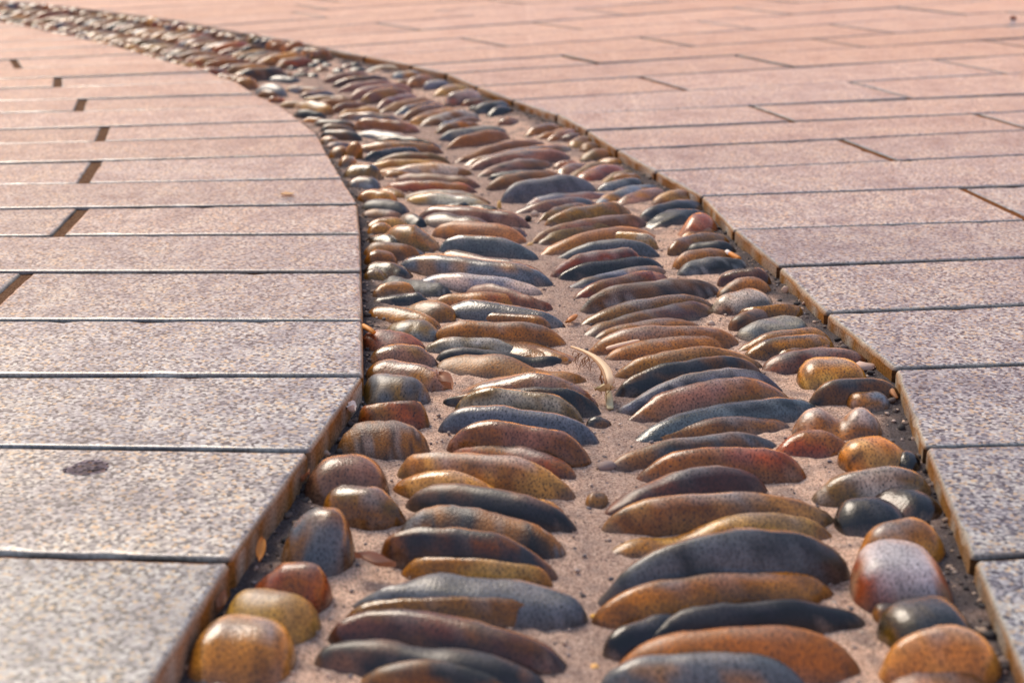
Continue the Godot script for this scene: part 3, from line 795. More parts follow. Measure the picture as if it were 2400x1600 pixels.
	set_stone(-0.112, -0.0334, -3.204, 0.062, -0.0252, -3.365, 0.0191, 0.77, 0.035, "brown", "brown", "", "")
	set_stone(-0.093, -0.0332, -3.180, 0.117, -0.0225, -3.299, 0.0159, 0.82, 0.046, "brown", "pale", "", "")
	set_stone(-0.081, -0.0331, -3.134, 0.111, -0.0243, -3.200, 0.0241, 0.69, 0.046, "mauve", "mauve", "", "")
	set_stone(-0.063, -0.0331, -3.058, 0.075, -0.0274, -3.148, 0.0177, 0.76, 0.041, "mauve", "brown", "", "")
	set_stone(-0.043, -0.0329, -3.025, 0.090, -0.0281, -3.032, 0.0186, 0.40, 0.033, "slate", "slate", "", "")
	set_stone(-0.044, -0.0333, -2.936, 0.093, -0.0281, -3.016, 0.0213, 0.54, 0.040, "brown", "slate", "", "")
	set_stone(-0.015, -0.0332, -2.822, 0.147, -0.0268, -2.904, 0.0321, 0.46, 0.045, "blue_grey", "blue_grey", "", "")
	set_stone(0.006, -0.0328, -2.857, 0.129, -0.0280, -2.890, 0.0121, 0.78, 0.030, "brown", "ochre", "", "")
	set_stone(0.002, -0.0330, -2.812, 0.163, -0.0264, -2.854, 0.0111, 0.76, 0.042, "mauve", "blue_grey", "", "")
	set_stone(0.000, -0.0332, -2.742, 0.143, -0.0282, -2.789, 0.0161, 0.79, 0.038, "blue_grey", "mauve", "", "")
	set_stone(0.039, -0.0329, -2.665, 0.128, -0.0292, -2.767, 0.0150, 0.66, 0.030, "olive", "brown", "", "")
	set_stone(0.056, -0.0326, -2.639, 0.194, -0.0265, -2.702, 0.0239, 0.51, 0.038, "olive", "ochre", "", "")
	set_stone(0.029, -0.0333, -2.518, 0.209, -0.0264, -2.619, 0.0226, 0.76, 0.046, "mauve", "brown", "", "")
	set_stone(0.045, -0.0330, -2.503, 0.194, -0.0274, -2.615, 0.0198, 0.64, 0.046, "olive", "olive", "", "")
	set_stone(0.037, -0.0333, -2.440, 0.221, -0.0259, -2.531, 0.0245, 0.76, 0.046, "ochre", "brown", "", "")
	set_stone(0.126, -0.0308, -2.508, 0.218, -0.0267, -2.454, 0.0236, 0.62, 0.030, "tan", "pale", "", "")
	set_stone(0.027, -0.0260, -3.463, 0.110, -0.0183, -3.528, 0.0163, 0.61, 0.040, "ochre", "brown", "", "")
	set_stone(0.049, -0.0252, -3.431, 0.132, -0.0180, -3.490, 0.0113, 0.66, 0.040, "ochre", "brown", "", "")
	set_stone(0.073, -0.0240, -3.391, 0.135, -0.0180, -3.463, 0.0123, 0.62, 0.035, "mauve", "brown", "", "")
	set_stone(0.103, -0.0221, -3.373, 0.152, -0.0180, -3.422, 0.0114, 0.52, 0.035, "plum", "brown", "", "")
	set_stone(0.121, -0.0221, -3.303, 0.165, -0.0180, -3.369, 0.0128, 0.52, 0.035, "ochre", "tan", "", "")
	set_stone(0.140, -0.0211, -3.254, 0.176, -0.0180, -3.286, 0.0124, 0.56, 0.035, "brown", "brown", "", "")
	set_stone(0.132, -0.0234, -3.161, 0.195, -0.0180, -3.206, 0.0166, 0.54, 0.040, "olive", "ochre", "", "")
	set_stone(0.161, -0.0215, -3.150, 0.202, -0.0187, -3.117, 0.0090, 0.43, 0.030, "brown", "brown", "", "")
	set_stone(0.078, -0.0275, -3.126, 0.127, -0.0243, -3.131, 0.0090, 0.58, 0.030, "rust", "rust", "", "")
	set_stone(0.086, -0.0282, -3.043, 0.141, -0.0235, -3.121, 0.0129, 0.65, 0.040, "mauve", "ochre", "", "")
	set_stone(0.105, -0.0276, -3.008, 0.177, -0.0210, -3.107, 0.0119, 0.73, 0.040, "olive", "ochre", "", "")
	set_stone(0.121, -0.0270, -2.974, 0.206, -0.0198, -3.052, 0.0150, 0.72, 0.050, "mauve", "rust", "", "")
	set_stone(0.159, -0.0249, -2.953, 0.216, -0.0195, -3.023, 0.0090, 0.73, 0.030, "olive", "olive", "", "")
	set_stone(0.179, -0.0232, -2.975, 0.230, -0.0192, -2.974, 0.0107, 0.53, 0.030, "ochre", "ochre", "", "")
	set_stone(0.150, -0.0268, -2.894, 0.231, -0.0197, -2.937, 0.0125, 0.63, 0.040, "blue_grey", "slate", "", "")
	set_stone(0.146, -0.0280, -2.797, 0.254, -0.0193, -2.890, 0.0119, 0.74, 0.040, "ochre", "blue_grey", "", "")
	set_stone(0.175, -0.0267, -2.764, 0.271, -0.0186, -2.848, 0.0123, 0.81, 0.040, "mauve", "ochre", "", "")
	set_stone(0.236, -0.0226, -2.762, 0.308, -0.0180, -2.784, 0.0170, 0.47, 0.040, "tan", "ochre", "", "")
	set_stone(0.208, -0.0263, -2.643, 0.313, -0.0180, -2.713, 0.0205, 0.58, 0.045, "slate", "blue_grey", "", "")
	set_stone(0.214, -0.0264, -2.595, 0.314, -0.0182, -2.663, 0.0137, 0.79, 0.050, "slate", "slate", "flat", "")
	set_stone(0.261, -0.0234, -2.513, 0.315, -0.0184, -2.575, 0.0264, 0.55, 0.050, "rust", "mauve", "", "upright rosy round stone beside the slab edge")
	set_stone(0.258, -0.0237, -2.499, 0.311, -0.0192, -2.539, 0.0107, 0.71, 0.030, "brown", "brown", "", "")
	set_stone(-0.484, -0.0326, -4.342, -0.370, -0.0261, -4.420, 0.0190, 0.54, 0.035, "mauve", "mauve", "", "")
	set_stone(-0.459, -0.0331, -4.264, -0.315, -0.0267, -4.319, 0.0221, 0.59, 0.039, "plum", "blue_grey", "", "")
	set_stone(-0.433, -0.0334, -4.168, -0.290, -0.0275, -4.243, 0.0193, 0.47, 0.040, "mauve", "mauve", "", "")
	set_stone(-0.387, -0.0334, -4.038, -0.246, -0.0271, -4.142, 0.0263, 0.62, 0.044, "mauve", "mauve", "", "")
	set_stone(-0.357, -0.0333, -3.966, -0.240, -0.0283, -4.076, 0.0285, 0.62, 0.040, "mauve", "tan", "", "")
	set_stone(-0.308, -0.0330, -3.896, -0.227, -0.0285, -4.040, 0.0186, 0.57, 0.041, "mauve", "rust", "", "")
	set_stone(-0.298, -0.0333, -3.831, -0.183, -0.0270, -3.976, 0.0167, 0.67, 0.046, "brown", "brown", "", "")
	set_stone(-0.264, -0.0329, -3.796, -0.155, -0.0270, -3.906, 0.0168, 0.69, 0.039, "blue_grey", "brown", "", "")
	set_stone(-0.239, -0.0330, -3.718, -0.148, -0.0277, -3.860, 0.0219, 0.54, 0.042, "brown", "brown", "", "")
	set_stone(-0.223, -0.0332, -3.644, -0.112, -0.0265, -3.819, 0.0173, 0.62, 0.046, "tan", "tan", "", "")
	set_stone(-0.201, -0.0330, -3.628, -0.075, -0.0261, -3.736, 0.0228, 0.64, 0.041, "pale", "brown", "", "")
	set_stone(-0.166, -0.0325, -3.595, -0.070, -0.0272, -3.696, 0.0129, 0.61, 0.035, "blue_grey", "brown", "", "")
	set_stone(-0.164, -0.0328, -3.540, -0.066, -0.0286, -3.607, 0.0182, 0.49, 0.030, "brown", "rust", "", "")
	set_stone(-0.147, -0.0330, -3.459, -0.012, -0.0271, -3.534, 0.0194, 0.50, 0.039, "blue_grey", "pale", "", "")
	set_stone(-0.129, -0.0331, -3.355, -0.005, -0.0280, -3.456, 0.0243, 0.50, 0.040, "brown", "brown", "", "")
	set_stone(-0.639, -0.0335, -4.391, -0.547, -0.0335, -4.349, 0.0161, 0.36, 0.040, "blue_grey", "blue_grey", "", "")
	set_stone(-0.573, -0.0328, -4.183, -0.432, -0.0335, -4.131, 0.0165, 0.39, 0.037, "brown", "blue_grey", "", "")
	set_stone(-0.513, -0.0332, -4.073, -0.435, -0.0335, -4.131, 0.0145, 0.50, 0.035, "blue_grey", "brown", "", "")
	set_stone(-0.506, -0.0330, -4.035, -0.381, -0.0335, -4.002, 0.0151, 0.41, 0.032, "tan", "brown", "", "")
	set_stone(-0.460, -0.0330, -3.929, -0.361, -0.0334, -3.950, 0.0168, 0.40, 0.030, "brown", "brown", "", "")
	set_stone(-0.410, -0.0332, -3.830, -0.319, -0.0333, -3.881, 0.0214, 0.48, 0.030, "brown", "brown", "", "")
	set_stone(-0.392, -0.0333, -3.799, -0.299, -0.0332, -3.847, 0.0144, 0.56, 0.030, "tan", "tan", "", "")
	set_stone(-0.392, -0.0329, -3.749, -0.246, -0.0331, -3.719, 0.0159, 0.53, 0.037, "blue_grey", "blue_grey", "", "")
	set_stone(-0.339, -0.0329, -3.598, -0.197, -0.0333, -3.557, 0.0256, 0.32, 0.037, "brown", "mauve", "", "")
	set_stone(-0.630, -0.0307, -4.149, -0.554, -0.0321, -4.083, 0.0243, 0.42, 0.045, "blue_grey", "pale", "", "")
	set_stone(-0.615, -0.0301, -4.088, -0.562, -0.0318, -4.045, 0.0180, 0.63, 0.030, "brown", "brown", "", "")
	set_stone(-0.577, -0.0303, -3.981, -0.537, -0.0318, -3.991, 0.0154, 0.51, 0.030, "rust", "rust", "", "")
	set_stone(-0.549, -0.0301, -3.910, -0.454, -0.0329, -3.895, 0.0154, 0.55, 0.035, "tan", "tan", "", "")
	set_stone(-0.510, -0.0315, -3.902, -0.409, -0.0330, -3.797, 0.0237, 0.65, 0.040, "tan", "ochre", "", "")
	set_stone(-0.492, -0.0303, -3.779, -0.415, -0.0323, -3.737, 0.0164, 0.34, 0.035, "slate", "slate", "", "")
	set_stone(-0.463, -0.0302, -3.700, -0.409, -0.0319, -3.681, 0.0118, 0.46, 0.030, "ochre", "ochre", "", "")
	set_stone(-0.433, -0.0306, -3.642, -0.336, -0.0330, -3.613, 0.0173, 0.61, 0.035, "brown", "slate", "", "")
	set_stone(-0.407, -0.0304, -3.554, -0.331, -0.0328, -3.554, 0.0172, 0.40, 0.035, "slate", "brown", "", "")
	set_stone(-0.398, -0.0300, -3.495, -0.304, -0.0326, -3.457, 0.0173, 0.41, 0.035, "brown", "slate", "", "")
	set_stone(-0.391, -0.0290, -3.409, -0.354, -0.0302, -3.377, 0.0165, 0.48, 0.040, "ochre", "pale", "", "")
	set_stone(-0.373, -0.0290, -3.344, -0.322, -0.0313, -3.357, 0.0132, 0.59, 0.035, "blue_grey", "mauve", "", "")
	set_stone(-0.389, -0.0227, -4.505, -0.275, -0.0180, -4.491, 0.0130, 0.49, 0.040, "brown", "blue_grey", "", "")
	set_stone(-0.314, -0.0257, -4.353, -0.234, -0.0193, -4.368, 0.0174, 0.59, 0.040, "ochre", "blue_grey", "", "")
	set_stone(-0.290, -0.0275, -4.243, -0.255, -0.0253, -4.247, 0.0124, 0.47, 0.030, "ochre", "ochre", "", "")
	set_stone(-0.256, -0.0267, -4.178, -0.196, -0.0201, -4.270, 0.0249, 0.54, 0.050, "brown", "tan", "", "")
	set_stone(-0.217, -0.0252, -4.148, -0.151, -0.0197, -4.166, 0.0192, 0.44, 0.040, "blue_grey", "blue_grey", "", "bright pale blue stone by the far slab edge")
	set_stone(-0.183, -0.0255, -4.038, -0.112, -0.0180, -4.134, 0.0175, 0.60, 0.050, "tan", "tan", "", "")
	set_stone(-0.155, -0.0270, -3.906, -0.070, -0.0194, -3.958, 0.0300, 0.53, 0.050, "mauve", "pale", "", "")
	set_stone(-0.118, -0.0255, -3.879, -0.066, -0.0210, -3.900, 0.0145, 0.57, 0.035, "mauve", "brown", "", "")
	set_stone(-0.099, -0.0258, -3.814, -0.062, -0.0228, -3.828, 0.0119, 0.60, 0.030, "black", "black", "", "")
	set_stone(-0.083, -0.0259, -3.766, -0.005, -0.0185, -3.815, 0.0204, 0.53, 0.040, "slate", "blue_grey", "", "")
	set_stone(-0.051, -0.0256, -3.717, 0.002, -0.0188, -3.784, 0.0150, 0.54, 0.035, "slate", "slate", "", "")
	set_stone(-0.022, -0.0259, -3.613, 0.011, -0.0228, -3.653, 0.0111, 0.57, 0.035, "mauve", "ochre", "", "")
	set_stone(-0.561, -0.0285, -4.635, -0.529, -0.0270, -4.627, 0.0104, 0.45, 0.035, "black", "slate", "", "")
	set_stone(-0.520, -0.0271, -4.624, -0.490, -0.0256, -4.616, 0.0103, 0.59, 0.035, "black", "black", "", "")
	set_stone(-0.616, -0.0314, -4.611, -0.582, -0.0303, -4.606, 0.0103, 0.51, 0.035, "black", "black", "", "")
	set_stone(-0.540, -0.0321, -4.458, -0.511, -0.0313, -4.456, 0.0101, 0.38, 0.035, "black", "black", "", "")
	set_stone(-0.479, -0.0283, -4.518, -0.451, -0.0270, -4.512, 0.0102, 0.35, 0.035, "slate", "blue_grey", "", "")
	set_stone(-0.445, -0.0234, -4.594, -0.411, -0.0212, -4.581, 0.0102, 0.53, 0.035, "black", "black", "", "")
	set_stone(-0.435, -0.0254, -4.529, -0.391, -0.0226, -4.511, 0.0101, 0.47, 0.035, "slate", "blue_grey", "", "")
	set_stone(-0.703, -0.0336, -4.570, -0.662, -0.0331, -4.571, 0.0102, 0.57, 0.035, "black", "black", "", "")
	set_stone(-0.652, -0.0329, -4.576, -0.625, -0.0323, -4.576, 0.0103, 0.43, 0.035, "brown", "black", "", "")
	set_stone(-0.616, -0.0334, -4.468, -0.581, -0.0329, -4.468, 0.0100, 0.53, 0.035, "brown", "brown", "", "")
	set_stone(-0.580, -0.0314, -4.565, -0.547, -0.0303, -4.560, 0.0102, 0.45, 0.035, "mauve", "mauve", "", "")
	set_stone(-0.533, -0.0299, -4.553, -0.492, -0.0282, -4.544, 0.0102, 0.44, 0.035, "brown", "brown", "", "")
	set_stone(-0.561, -0.0266, -4.691, -0.517, -0.0243, -4.678, 0.0105, 0.42, 0.035, "slate", "blue_grey", "", "")
	set_stone(-0.464, -0.0251, -4.584, -0.432, -0.0233, -4.574, 0.0103, 0.42, 0.035, "mauve", "mauve", "", "")
	set_stone(-0.582, -0.0330, -4.465, -0.539, -0.0320, -4.462, 0.0099, 0.60, 0.035, "slate", "rust", "", "")
	set_stone(-0.489, -0.0310, -4.450, -0.463, -0.0301, -4.447, 0.0099, 0.63, 0.035, "mauve", "mauve", "", "")


func far_stones() -> void:
	# where the drain curves away: rows of the same stones, laid by the same rule across the drain
	var kinds := ["ochre", "brown", "blue_grey", "tan", "rust", "brown", "slate", "olive", "ochre", "ochre", "rust", "brown"]
	var t := 25.0 - 2.4
	var done := false
	far_heap.begin(Mesh.PRIMITIVE_TRIANGLES)
	var lanes := [[0.025, 0.17], [0.18, 0.49], [0.515, 0.82], [0.83, 0.975]]
	while not done:
		var r := row_at(t)
		var here: Vector2 = r[0].lerp(r[1], 0.5)
		var nxt := row_at(t + 0.1)
		var ahead: Vector2 = (nxt[0].lerp(nxt[1], 0.5) - here).normalized()
		for lane in lanes:
			if t < 25.0 - [2.4, 1.4, 0.3, 0.0][lanes.find(lane)]:
				continue
			var push: Vector2 = ahead * rng.randf_range(-0.012, 0.012)
			var s0: float = lane[0] + rng.randf_range(-0.012, 0.02)
			var s1: float = lane[1] + rng.randf_range(-0.03, 0.012)
			var p0: Vector2 = r[0].lerp(r[1], s0) + push + ahead * rng.randf_range(-0.012, 0.012)
			var p1: Vector2 = r[0].lerp(r[1], s1) + push
			var small: bool = lane[1] - lane[0] < 0.2
			set_stone(p0.x, bed_level(s0), p0.y, p1.x, bed_level(s1), p1.y, rng.randf_range(0.020, 0.034), rng.randf_range(0.35, 0.65), rng.randf_range(0.04, 0.055) if small else rng.randf_range(0.036, 0.05), kinds[rng.randi() % kinds.size()], kinds[rng.randi() % kinds.size()])
		t += 0.044 / here.distance_to(row_at(t + 1.0)[0].lerp(row_at(t + 1.0)[1], 0.5)) if t < rows.size() - 2.2 else 1.0
		done = t > rows.size() - 1.3
	var heap := mesh_node("far_river_stones", far_heap.commit(), stone_finishes[1], channel)
	tag(heap, "", "", "", "stuff")


# ------------------------------------------------------------------ loose things
func crumb_mesh(seed_value: int) -> ArrayMesh:
	var r := RandomNumberGenerator.new()
	r.seed = seed_value
	var m := SphereMesh.new()
	m.radius = 1.0
	m.height = 2.0
	m.radial_segments = 6
	m.rings = 3
	var arr := m.get_mesh_arrays()
	var v: PackedVector3Array = arr[Mesh.ARRAY_VERTEX]
	var moved := {}
	for i in v.size():
		var key := v[i].snapped(Vector3.ONE * 0.01)
		if not moved.has(key):
			moved[key] = v[i] * r.randf_range(0.6, 1.15)
		v[i] = moved[key]
	arr[Mesh.ARRAY_VERTEX] = v
	arr[Mesh.ARRAY_NORMAL] = null
	arr[Mesh.ARRAY_TANGENT] = null
	var raw := ArrayMesh.new()
	raw.add_surface_from_arrays(Mesh.PRIMITIVE_TRIANGLES, arr)
	var st := SurfaceTool.new()
	st.create_from(raw, 0)
	st.set_smooth_group(-1)
	st.deindex()
	st.generate_normals()
	return st.commit()


func grit(called: String, label: String, category: String, count: int, at_edges: bool, colours: Array, size: Vector2, seed_value: int) -> void:
	var mm := MultiMesh.new()
	mm.transform_format = MultiMesh.TRANSFORM_3D
	mm.use_colors = true
	mm.mesh = crumb_mesh(seed_value)
	mm.instance_count = count
	var r := RandomNumberGenerator.new()
	r.seed = seed_value
	for i in count:
		var t := (rows.size() - 1.05) * pow(r.randf(), 1.5)
		var s := r.randf()
		if at_edges:
			s = 0.065 * pow(r.randf(), 1.4)
			if r.randf() < 0.5:
				s = 1.0 - s
		var rw := row_at(t)
		var p: Vector2 = rw[0].lerp(rw[1], s)
		var y := bed_level(s) + 0.003 * bed_noise.get_noise_2d(p.x, p.y) + 0.0024 * fine_noise.get_noise_2d(p.x, p.y)
		var k := lerpf(size.x, size.y, pow(r.randf(), 3.0))
		var b := Basis.from_euler(Vector3(r.randf() * TAU, r.randf() * TAU, r.randf() * TAU)).scaled(Vector3(k, k * r.randf_range(0.5, 0.9), k))
		mm.set_instance_transform(i, Transform3D(b, Vector3(p.x, y + k * 0.2, p.y)))
		mm.set_instance_color(i, colours[r.randi() % colours.size()] * r.randf_range(0.7, 1.2))
	var o := MultiMeshInstance3D.new()
	o.name = called
	o.multimesh = mm
	var m := StandardMaterial3D.new()
	m.resource_name = called
	m.vertex_color_use_as_albedo = true
	m.roughness = 0.85
	o.material_override = m
	add_child(o)
	tag(o, label, category, "", "stuff")


func make_grit() -> void:
	grit("soil_crumbs", "dark soil crumbs and grit along both slab edges of the drain", "grit", 2600, true, [Color(0.03, 0.026, 0.026), Color(0.07, 0.055, 0.05), Color(0.16, 0.12, 0.1), Color(0.4, 0.28, 0.2)], Vector2(0.0012, 0.006), 41)
	grit("sand_grains", "coarse pinkish sand grains scattered on the mortar between the stones", "sand", 13000, false, [Color(0.6, 0.42, 0.3), Color(0.4, 0.3, 0.25), Color(0.12, 0.1, 0.1), Color(0.2, 0.17, 0.17), Color(0.66, 0.5, 0.38)], Vector2(0.0007, 0.003), 42)


func plain(c: Color, roughness := 0.7) -> StandardMaterial3D:
	var m := StandardMaterial3D.new()
	m.albedo_color = c.linear_to_srgb()
	m.roughness = roughness
	return m


func tube(path: Array, radii: Array, flat: float, sides := 10, ridge := 0.0) -> ArrayMesh:
	# a swept tube of changing radius, flattened by flat
	var st := SurfaceTool.new()
	st.begin(Mesh.PRIMITIVE_TRIANGLES)
	var n := path.size()
	for i in n:
		var d: Vector3 = (path[mini(i + 1, n - 1)] - path[maxi(i - 1, 0)]).normalized()
		var x := d.cross(Vector3.UP).normalized()
		var y := x.cross(d).normalized()
		for j in sides:
			var f := TAU * j / sides
			var r: float = radii[i] * (1.0 + ridge * cos(f * 5.0))
			st.add_vertex(path[i] + x * cos(f) * r + y * sin(f) * r * flat)
	for i in n - 1:
		for j in sides:
			var a := i * sides + j
			var b := i * sides + (j + 1) % sides
			for v in [a, b, a + sides, b, b + sides, a + sides]:
				st.add_index(v)
	for j in range(1, sides - 1):
		for v in [0, j + 1, j]:
			st.add_index(v)
		var e := (n - 1) * sides
		for v in [e, e + j, e + j + 1]:
			st.add_index(v)
	st.generate_normals()
	return st.commit()


func curved(points: Array, per := 8) -> Array:
	var c := Curve3D.new()
	for i in points.size():
		var tan_v: Vector3 = (points[mini(i + 1, points.size() - 1)] - points[maxi(i - 1, 0)]) / 6.0
		c.add_point(points[i], -tan_v, tan_v)
	var out := []
	for i in (points.size() - 1) * per + 1:
		out.append(c.sample(mini(i / per, points.size() - 2), float(i - mini(i / per, points.size() - 2) * per) / per))
	return out


func leaf(a: Vector3, b: Vector3, width: float, curl: float, seed_value: int) -> ArrayMesh:
	# a thin curled leaf or flake between two points, with a real thickness
	var r := RandomNumberGenerator.new()
	r.seed = seed_value
	var st := SurfaceTool.new()
	st.begin(Mesh.PRIMITIVE_TRIANGLES)
	var d := b - a
	var x := d.cross(Vector3.UP).normalized()
	var n := 14
	var w := 6
	for side in 2:
		for i in n + 1:
			var t := float(i) / n
			var half := width * 0.5 * pow(sin(PI * clampf(t * 0.94 + 0.03, 0.0, 1.0)), 0.7) * r.randf_range(0.95, 1.05)
			for j in w + 1:
				var s := lerpf(-1.0, 1.0, float(j) / w)
				var y := curl * s * s * width + 0.3 * curl * width * sin(t * 7.0 + s) + (0.0 if side else 0.0007)
				st.add_vertex(a + d * t + x * half * s + Vector3.UP * y)
	var per := (n + 1) * (w + 1)
	for side in 2:
		for i in n:
			for j in w:
				var q := side * per + i * (w + 1) + j
				for v in ([q, q + w + 1, q + 1, q + 1, q + w + 1, q + w + 2] if side == 0 else [q, q + 1, q + w + 1, q + 1, q + w + 2, q + w + 1]):
					st.add_index(v)
	st.generate_normals()
	return st.commit()


func chip(at: Vector3, size: Vector3, turn: float, seed_value: int, mat: Material, called: String, label: String, category: String, group := "") -> void:
	var o := mesh_node(called, crumb_mesh(seed_value), mat, self, at + Vector3.UP * size.y * 0.4)
	o.scale = size
	o.rotation.y = turn
	tag(o, label, category, group)


func make_litter() -> void:
	var straw := plain(Color(0.66, 0.48, 0.29), 0.6)
	var bract := plain(Color(0.62, 0.5, 0.27), 0.6)
	var fibre := plain(Color(0.22, 0.085, 0.02), 0.7)
	# dried palm stalk lying in the valley between the two rows
	var husk := Node3D.new()
	husk.name = "dry_palm_stalk"
	var base := Vector3(0.098, -0.0333, -1.847)
	husk.position = base
	add_child(husk)
	tag(husk, "dried straw coloured palm stalk with brown fibres lying in the middle of the drain", "dry plant")
	var spine := [Vector3(0.071, -0.0180, -1.913) - base, Vector3(0.083, -0.0080, -1.862) - base, Vector3(0.095, -0.0040, -1.821) - base, Vector3(0.104, -0.0040, -1.782) - base, Vector3(0.107, -0.0080, -1.751) - base, Vector3(0.108, -0.0180, -1.749) - base]
	var path := curved(spine, 7)
	var radii := []
	for i in path.size():
		radii.append(lerpf(0.0016, 0.0046, smoothstep(0.0, 0.7, float(i) / path.size())) * (1.0 if i % 3 else 1.07))
	mesh_node("stalk", tube(path, radii, 0.55, 14, 0.12), straw, husk)
	var strand := []
	var thin := []
	for i in path.size():
		strand.append(path[i] + Vector3(-radii[i] * 0.9, -0.0005, 0.001))
		thin.append(radii[i] * 0.5)
	mesh_node("strand", tube(strand, thin, 0.7, 8), plain(Color(0.3, 0.16, 0.07), 0.7), husk)
	var tip := [Vector3(0.106, -0.0240, -1.762) - base, Vector3(0.106, -0.0290, -1.741) - base, Vector3(0.106, -0.0310, -1.721) - base]
	mesh_node("stalk_end", tube(curved(tip, 5), [0.003, 0.0034, 0.0038, 0.004, 0.0042, 0.0042, 0.0042, 0.004, 0.004, 0.0038, 0.003], 0.4, 10), bract, husk)
	mesh_node("bract", leaf(Vector3(0.091, -0.0220, -1.755) - base, Vector3(0.107, -0.0140, -1.737) - base, 0.02, 0.25, 3), bract, husk)
	var r := RandomNumberGenerator.new()
	r.seed = 5
	for i in 22:
		var k := r.randi_range(4, path.size() - 5)
		var from: Vector3 = path[k] + Vector3(-r.randf_range(0.001, 0.006), -0.003, r.randf_range(-0.004, 0.004))
		var to := from + Vector3(-r.randf_range(-0.002, 0.012), -r.randf_range(0.006, 0.018), r.randf_range(-0.016, 0.02))
		mesh_node("fibre", tube(curved([from, (from + to) * 0.5 + Vector3(r.randf_range(-0.005, 0.005), r.randf_range(0.0, 0.006), r.randf_range(-0.005, 0.005)), to], 4), [0.0005, 0.0006, 0.0007, 0.0007, 0.0006, 0.0005, 0.0005, 0.0004, 0.0002], 0.7, 5), fibre, husk)
	# cigarette butt by the right slabs
	var butt := Node3D.new()
	butt.name = "cigarette_butt"
	butt.position = Vector3(0.321, -0.0200, -2.380)
	add_child(butt)
	tag(butt, "orange and white cigarette butt among the dark grit near the right slabs", "cigarette butt")
	var b0 := Vector3(0.323, -0.0120, -2.329) - butt.position
	var b1 := Vector3(0.313, -0.0100, -2.352) - butt.position
	var b2 := Vector3(0.309, -0.0090, -2.361) - butt.position
	mesh_node("filter", tube([b0, b0.lerp(b1, 0.03), b0.lerp(b1, 0.97), b1], [0.0034, 0.0039, 0.0039, 0.0039], 0.95, 14), plain(Color(0.75, 0.27, 0.04), 0.6), butt)
	mesh_node("paper_end", tube([b1, b2], [0.0037, 0.0035], 0.95, 14), plain(Color(0.85, 0.8, 0.74), 0.7), butt)
	var stub := mesh_node("orange_stub", tube([Vector3(0.405, -0.0080, -1.723), Vector3(0.406, -0.0090, -1.716), Vector3(0.410, -0.0130, -1.704)], [0.003, 0.0042, 0.0016], 0.8, 10), plain(Color(0.72, 0.33, 0.12), 0.6), self)
	tag(stub, "pale orange pointed stub leaning on the right slab edge", "litter")
	stub = mesh_node("orange_stub", tube([Vector3(-0.181, -0.0080, -1.968), Vector3(-0.174, -0.0090, -1.958), Vector3(-0.166, -0.0100, -1.945)], [0.0034, 0.0038, 0.003], 0.8, 10), plain(Color(0.75, 0.3, 0.05), 0.6), self)
	tag(stub, "bright orange stub poking out beside the left slab edge", "litter")
	stub = mesh_node("orange_seed", tube([Vector3(0.069, -0.0300, -2.062), Vector3(0.072, -0.0260, -2.055), Vector3(0.078, -0.0250, -2.066), Vector3(0.082, -0.0270, -2.083)], [0.002, 0.0042, 0.0044, 0.0028], 0.7, 10), plain(Color(0.5, 0.17, 0.03), 0.5), self)
	tag(stub, "small orange brown seed pod lying in the valley of the drain", "seed")
	# twig on the right row
	var twig := mesh_node("broken_twig", tube(curved([Vector3(0.109, -0.0080, -1.870), Vector3(0.124, -0.0050, -1.874), Vector3(0.149, -0.0070, -1.902)], 4), [0.0022, 0.0034, 0.0036, 0.0034, 0.0036, 0.0033, 0.003, 0.0028, 0.0018], 0.6, 8, 0.1), plain(Color(0.72, 0.52, 0.36), 0.6), self)
	tag(twig, "short pale broken twig lying across the right row of stones", "twig")
	# dry leaves
	var dry := plain(Color(0.36, 0.17, 0.09), 0.6)
	var rust_leaf := plain(Color(0.52, 0.2, 0.03), 0.6)
	var o := mesh_node("dry_leaf", leaf(Vector3(-0.082, -0.0120, -1.776), Vector3(-0.065, -0.0180, -1.743), 0.014, 0.5, 11), dry, self)
	tag(o, "curled reddish dry leaf between the left edge stones and the left row", "leaf")
	o = mesh_node("dry_leaf", leaf(Vector3(-0.130, -0.0160, -1.290), Vector3(-0.096, -0.0200, -1.278), 0.014, 0.35, 12), dry, self)
	tag(o, "brown dry leaf with a stem lying beside the round blue grey stone", "leaf")
	o = mesh_node("dry_leaf", leaf(Vector3(-0.209, -0.0080, -1.309), Vector3(-0.210, -0.0200, -1.290), 0.008, 0.3, 13), rust_leaf, self)
	tag(o, "small orange leaf standing against the left slab side", "leaf")
	o = mesh_node("dry_leaf", leaf(Vector3(-0.222, -0.0120, -1.203), Vector3(-0.229, -0.0200, -1.197), 0.012, 0.4, 14), dry, self)
	tag(o, "dark curled leaf under the left slab corner, nearest the front", "leaf")
	o = mesh_node("dry_leaf", leaf(Vector3(-0.188, -0.0100, -1.468), Vector3(-0.197, -0.0180, -1.469), 0.01, 0.4, 15), dry, self)
	tag(o, "tiny brown leaf beside the large pinkish stone", "leaf")
	o = mesh_node("dry_leaf", leaf(Vector3(-0.380, 0.0020, -2.721), Vector3(-0.358, 0.0020, -2.728), 0.02, 0.06, 16), plain(Color(0.6, 0.33, 0.13), 0.6), self)
	tag(o, "flat tan leaf lying on the left granite slabs", "leaf")
	o = mesh_node("white_petal", leaf(Vector3(-0.173, -0.0120, -1.669), Vector3(-0.163, -0.0140, -1.659), 0.012, 0.5, 17), plain(Color(0.75, 0.66, 0.6), 0.6), self)
	tag(o, "curled white petal beside the left slab edge", "petal")
	var pale := plain(Color(0.62, 0.46, 0.34), 0.8)
	chip(Vector3(0.036, -0.0327, -2.722), Vector3(0.009, 0.006, 0.007), 0.3, 51, pale, "stone_chip", "white chip in the valley just above the long olive stone", "stone chip")
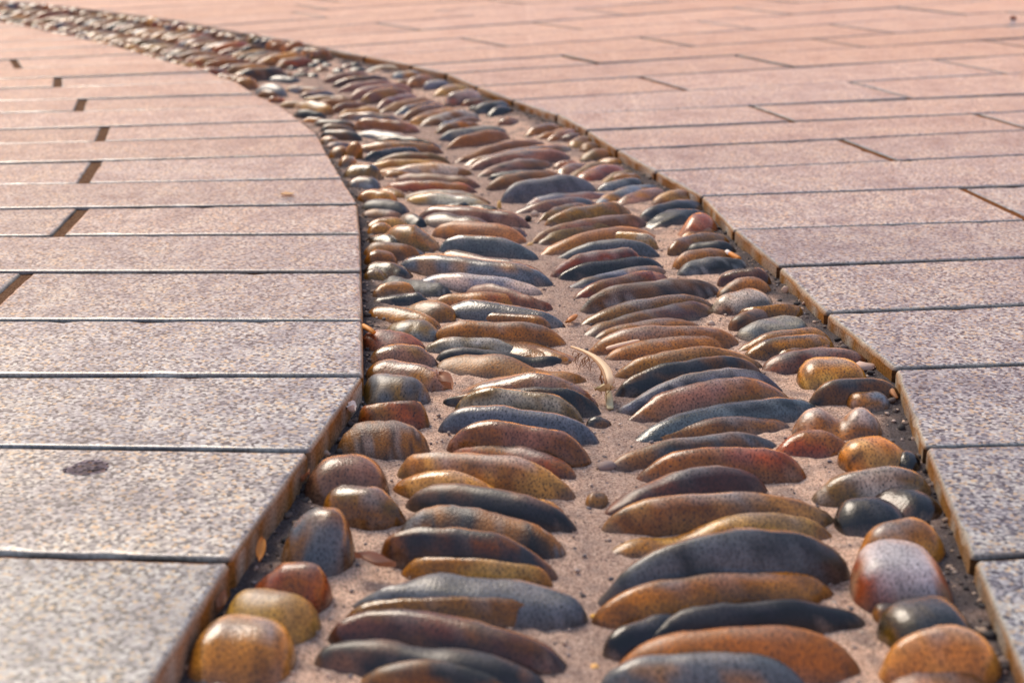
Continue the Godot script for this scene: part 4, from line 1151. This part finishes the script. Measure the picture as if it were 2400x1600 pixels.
	chip(Vector3(0.026, -0.0330, -2.681), Vector3(0.01, 0.007, 0.006), 1.0, 52, plain(Color(0.015, 0.013, 0.012)), "stone_chip", "black chip in the valley beside a white chip", "stone chip")
	chip(Vector3(-0.021, -0.0334, -2.777), Vector3(0.004, 0.011, 0.004), 0.2, 53, plain(Color(0.66, 0.42, 0.14)), "stone_chip", "upright golden chip at the end of a dark blue stone", "stone chip")
	chip(Vector3(0.027, -0.0333, -2.505), Vector3(0.006, 0.004, 0.005), 0.8, 54, plain(Color(0.7, 0.42, 0.16)), "stone_chip", "small yellow orange chip in the valley beside a blue stone", "stone chip")
	chip(Vector3(0.251, -0.0276, -2.043), Vector3(0.007, 0.004, 0.006), 0.8, 55, pale, "stone_chip", "pale chip in the grit left of the facetted grey stone", "stone chip")
	chip(Vector3(0.364, -0.0185, -2.172), Vector3(0.006, 0.006, 0.004), 0.4, 56, pale, "stone_chip", "pale pink chip in the dark grit along the right slabs", "stone chip")
	chip(Vector3(0.401, -0.0190, -1.828), Vector3(0.018, 0.006, 0.012), 0.6, 57, plain(Color(0.62, 0.42, 0.32), 0.85), "mortar_fragment", "pale pink mortar fragment behind the round pale stone", "mortar")
	chip(Vector3(0.355, -0.0197, -1.304), Vector3(0.008, 0.007, 0.007), 0.6, 58, plain(Color(0.62, 0.33, 0.08)), "stone_chip", "ochre chip beside the orange wedge stone", "stone chip")
	chip(Vector3(0.066, -0.0331, -1.213), Vector3(0.006, 0.002, 0.004), 0.2, 59, plain(Color(0.8, 0.42, 0.05)), "yellow_petal", "yellow petal fragment on the sand at the front of the valley", "petal")
	chip(Vector3(0.061, -0.0330, -1.128), Vector3(0.005, 0.002, 0.004), 0.9, 60, plain(Color(0.75, 0.4, 0.12)), "yellow_petal", "dull yellow petal fragment at the bottom of the valley", "petal")
	chip(Vector3(0.092, -0.0332, -1.545), Vector3(0.012, 0.006, 0.009), 0.3, 61, plain(Color(0.3, 0.22, 0.19), 0.9), "mortar_fragment", "greyish lump of mortar in the valley between the rows", "mortar")
	chip(Vector3(1.660, 0.0000, -5.651), Vector3(0.016, 0.012, 0.012), 0.3, 62, plain(Color(0.2, 0.07, 0.04)), "brown_scrap", "small dark red scrap lying far off on the right paving", "litter")
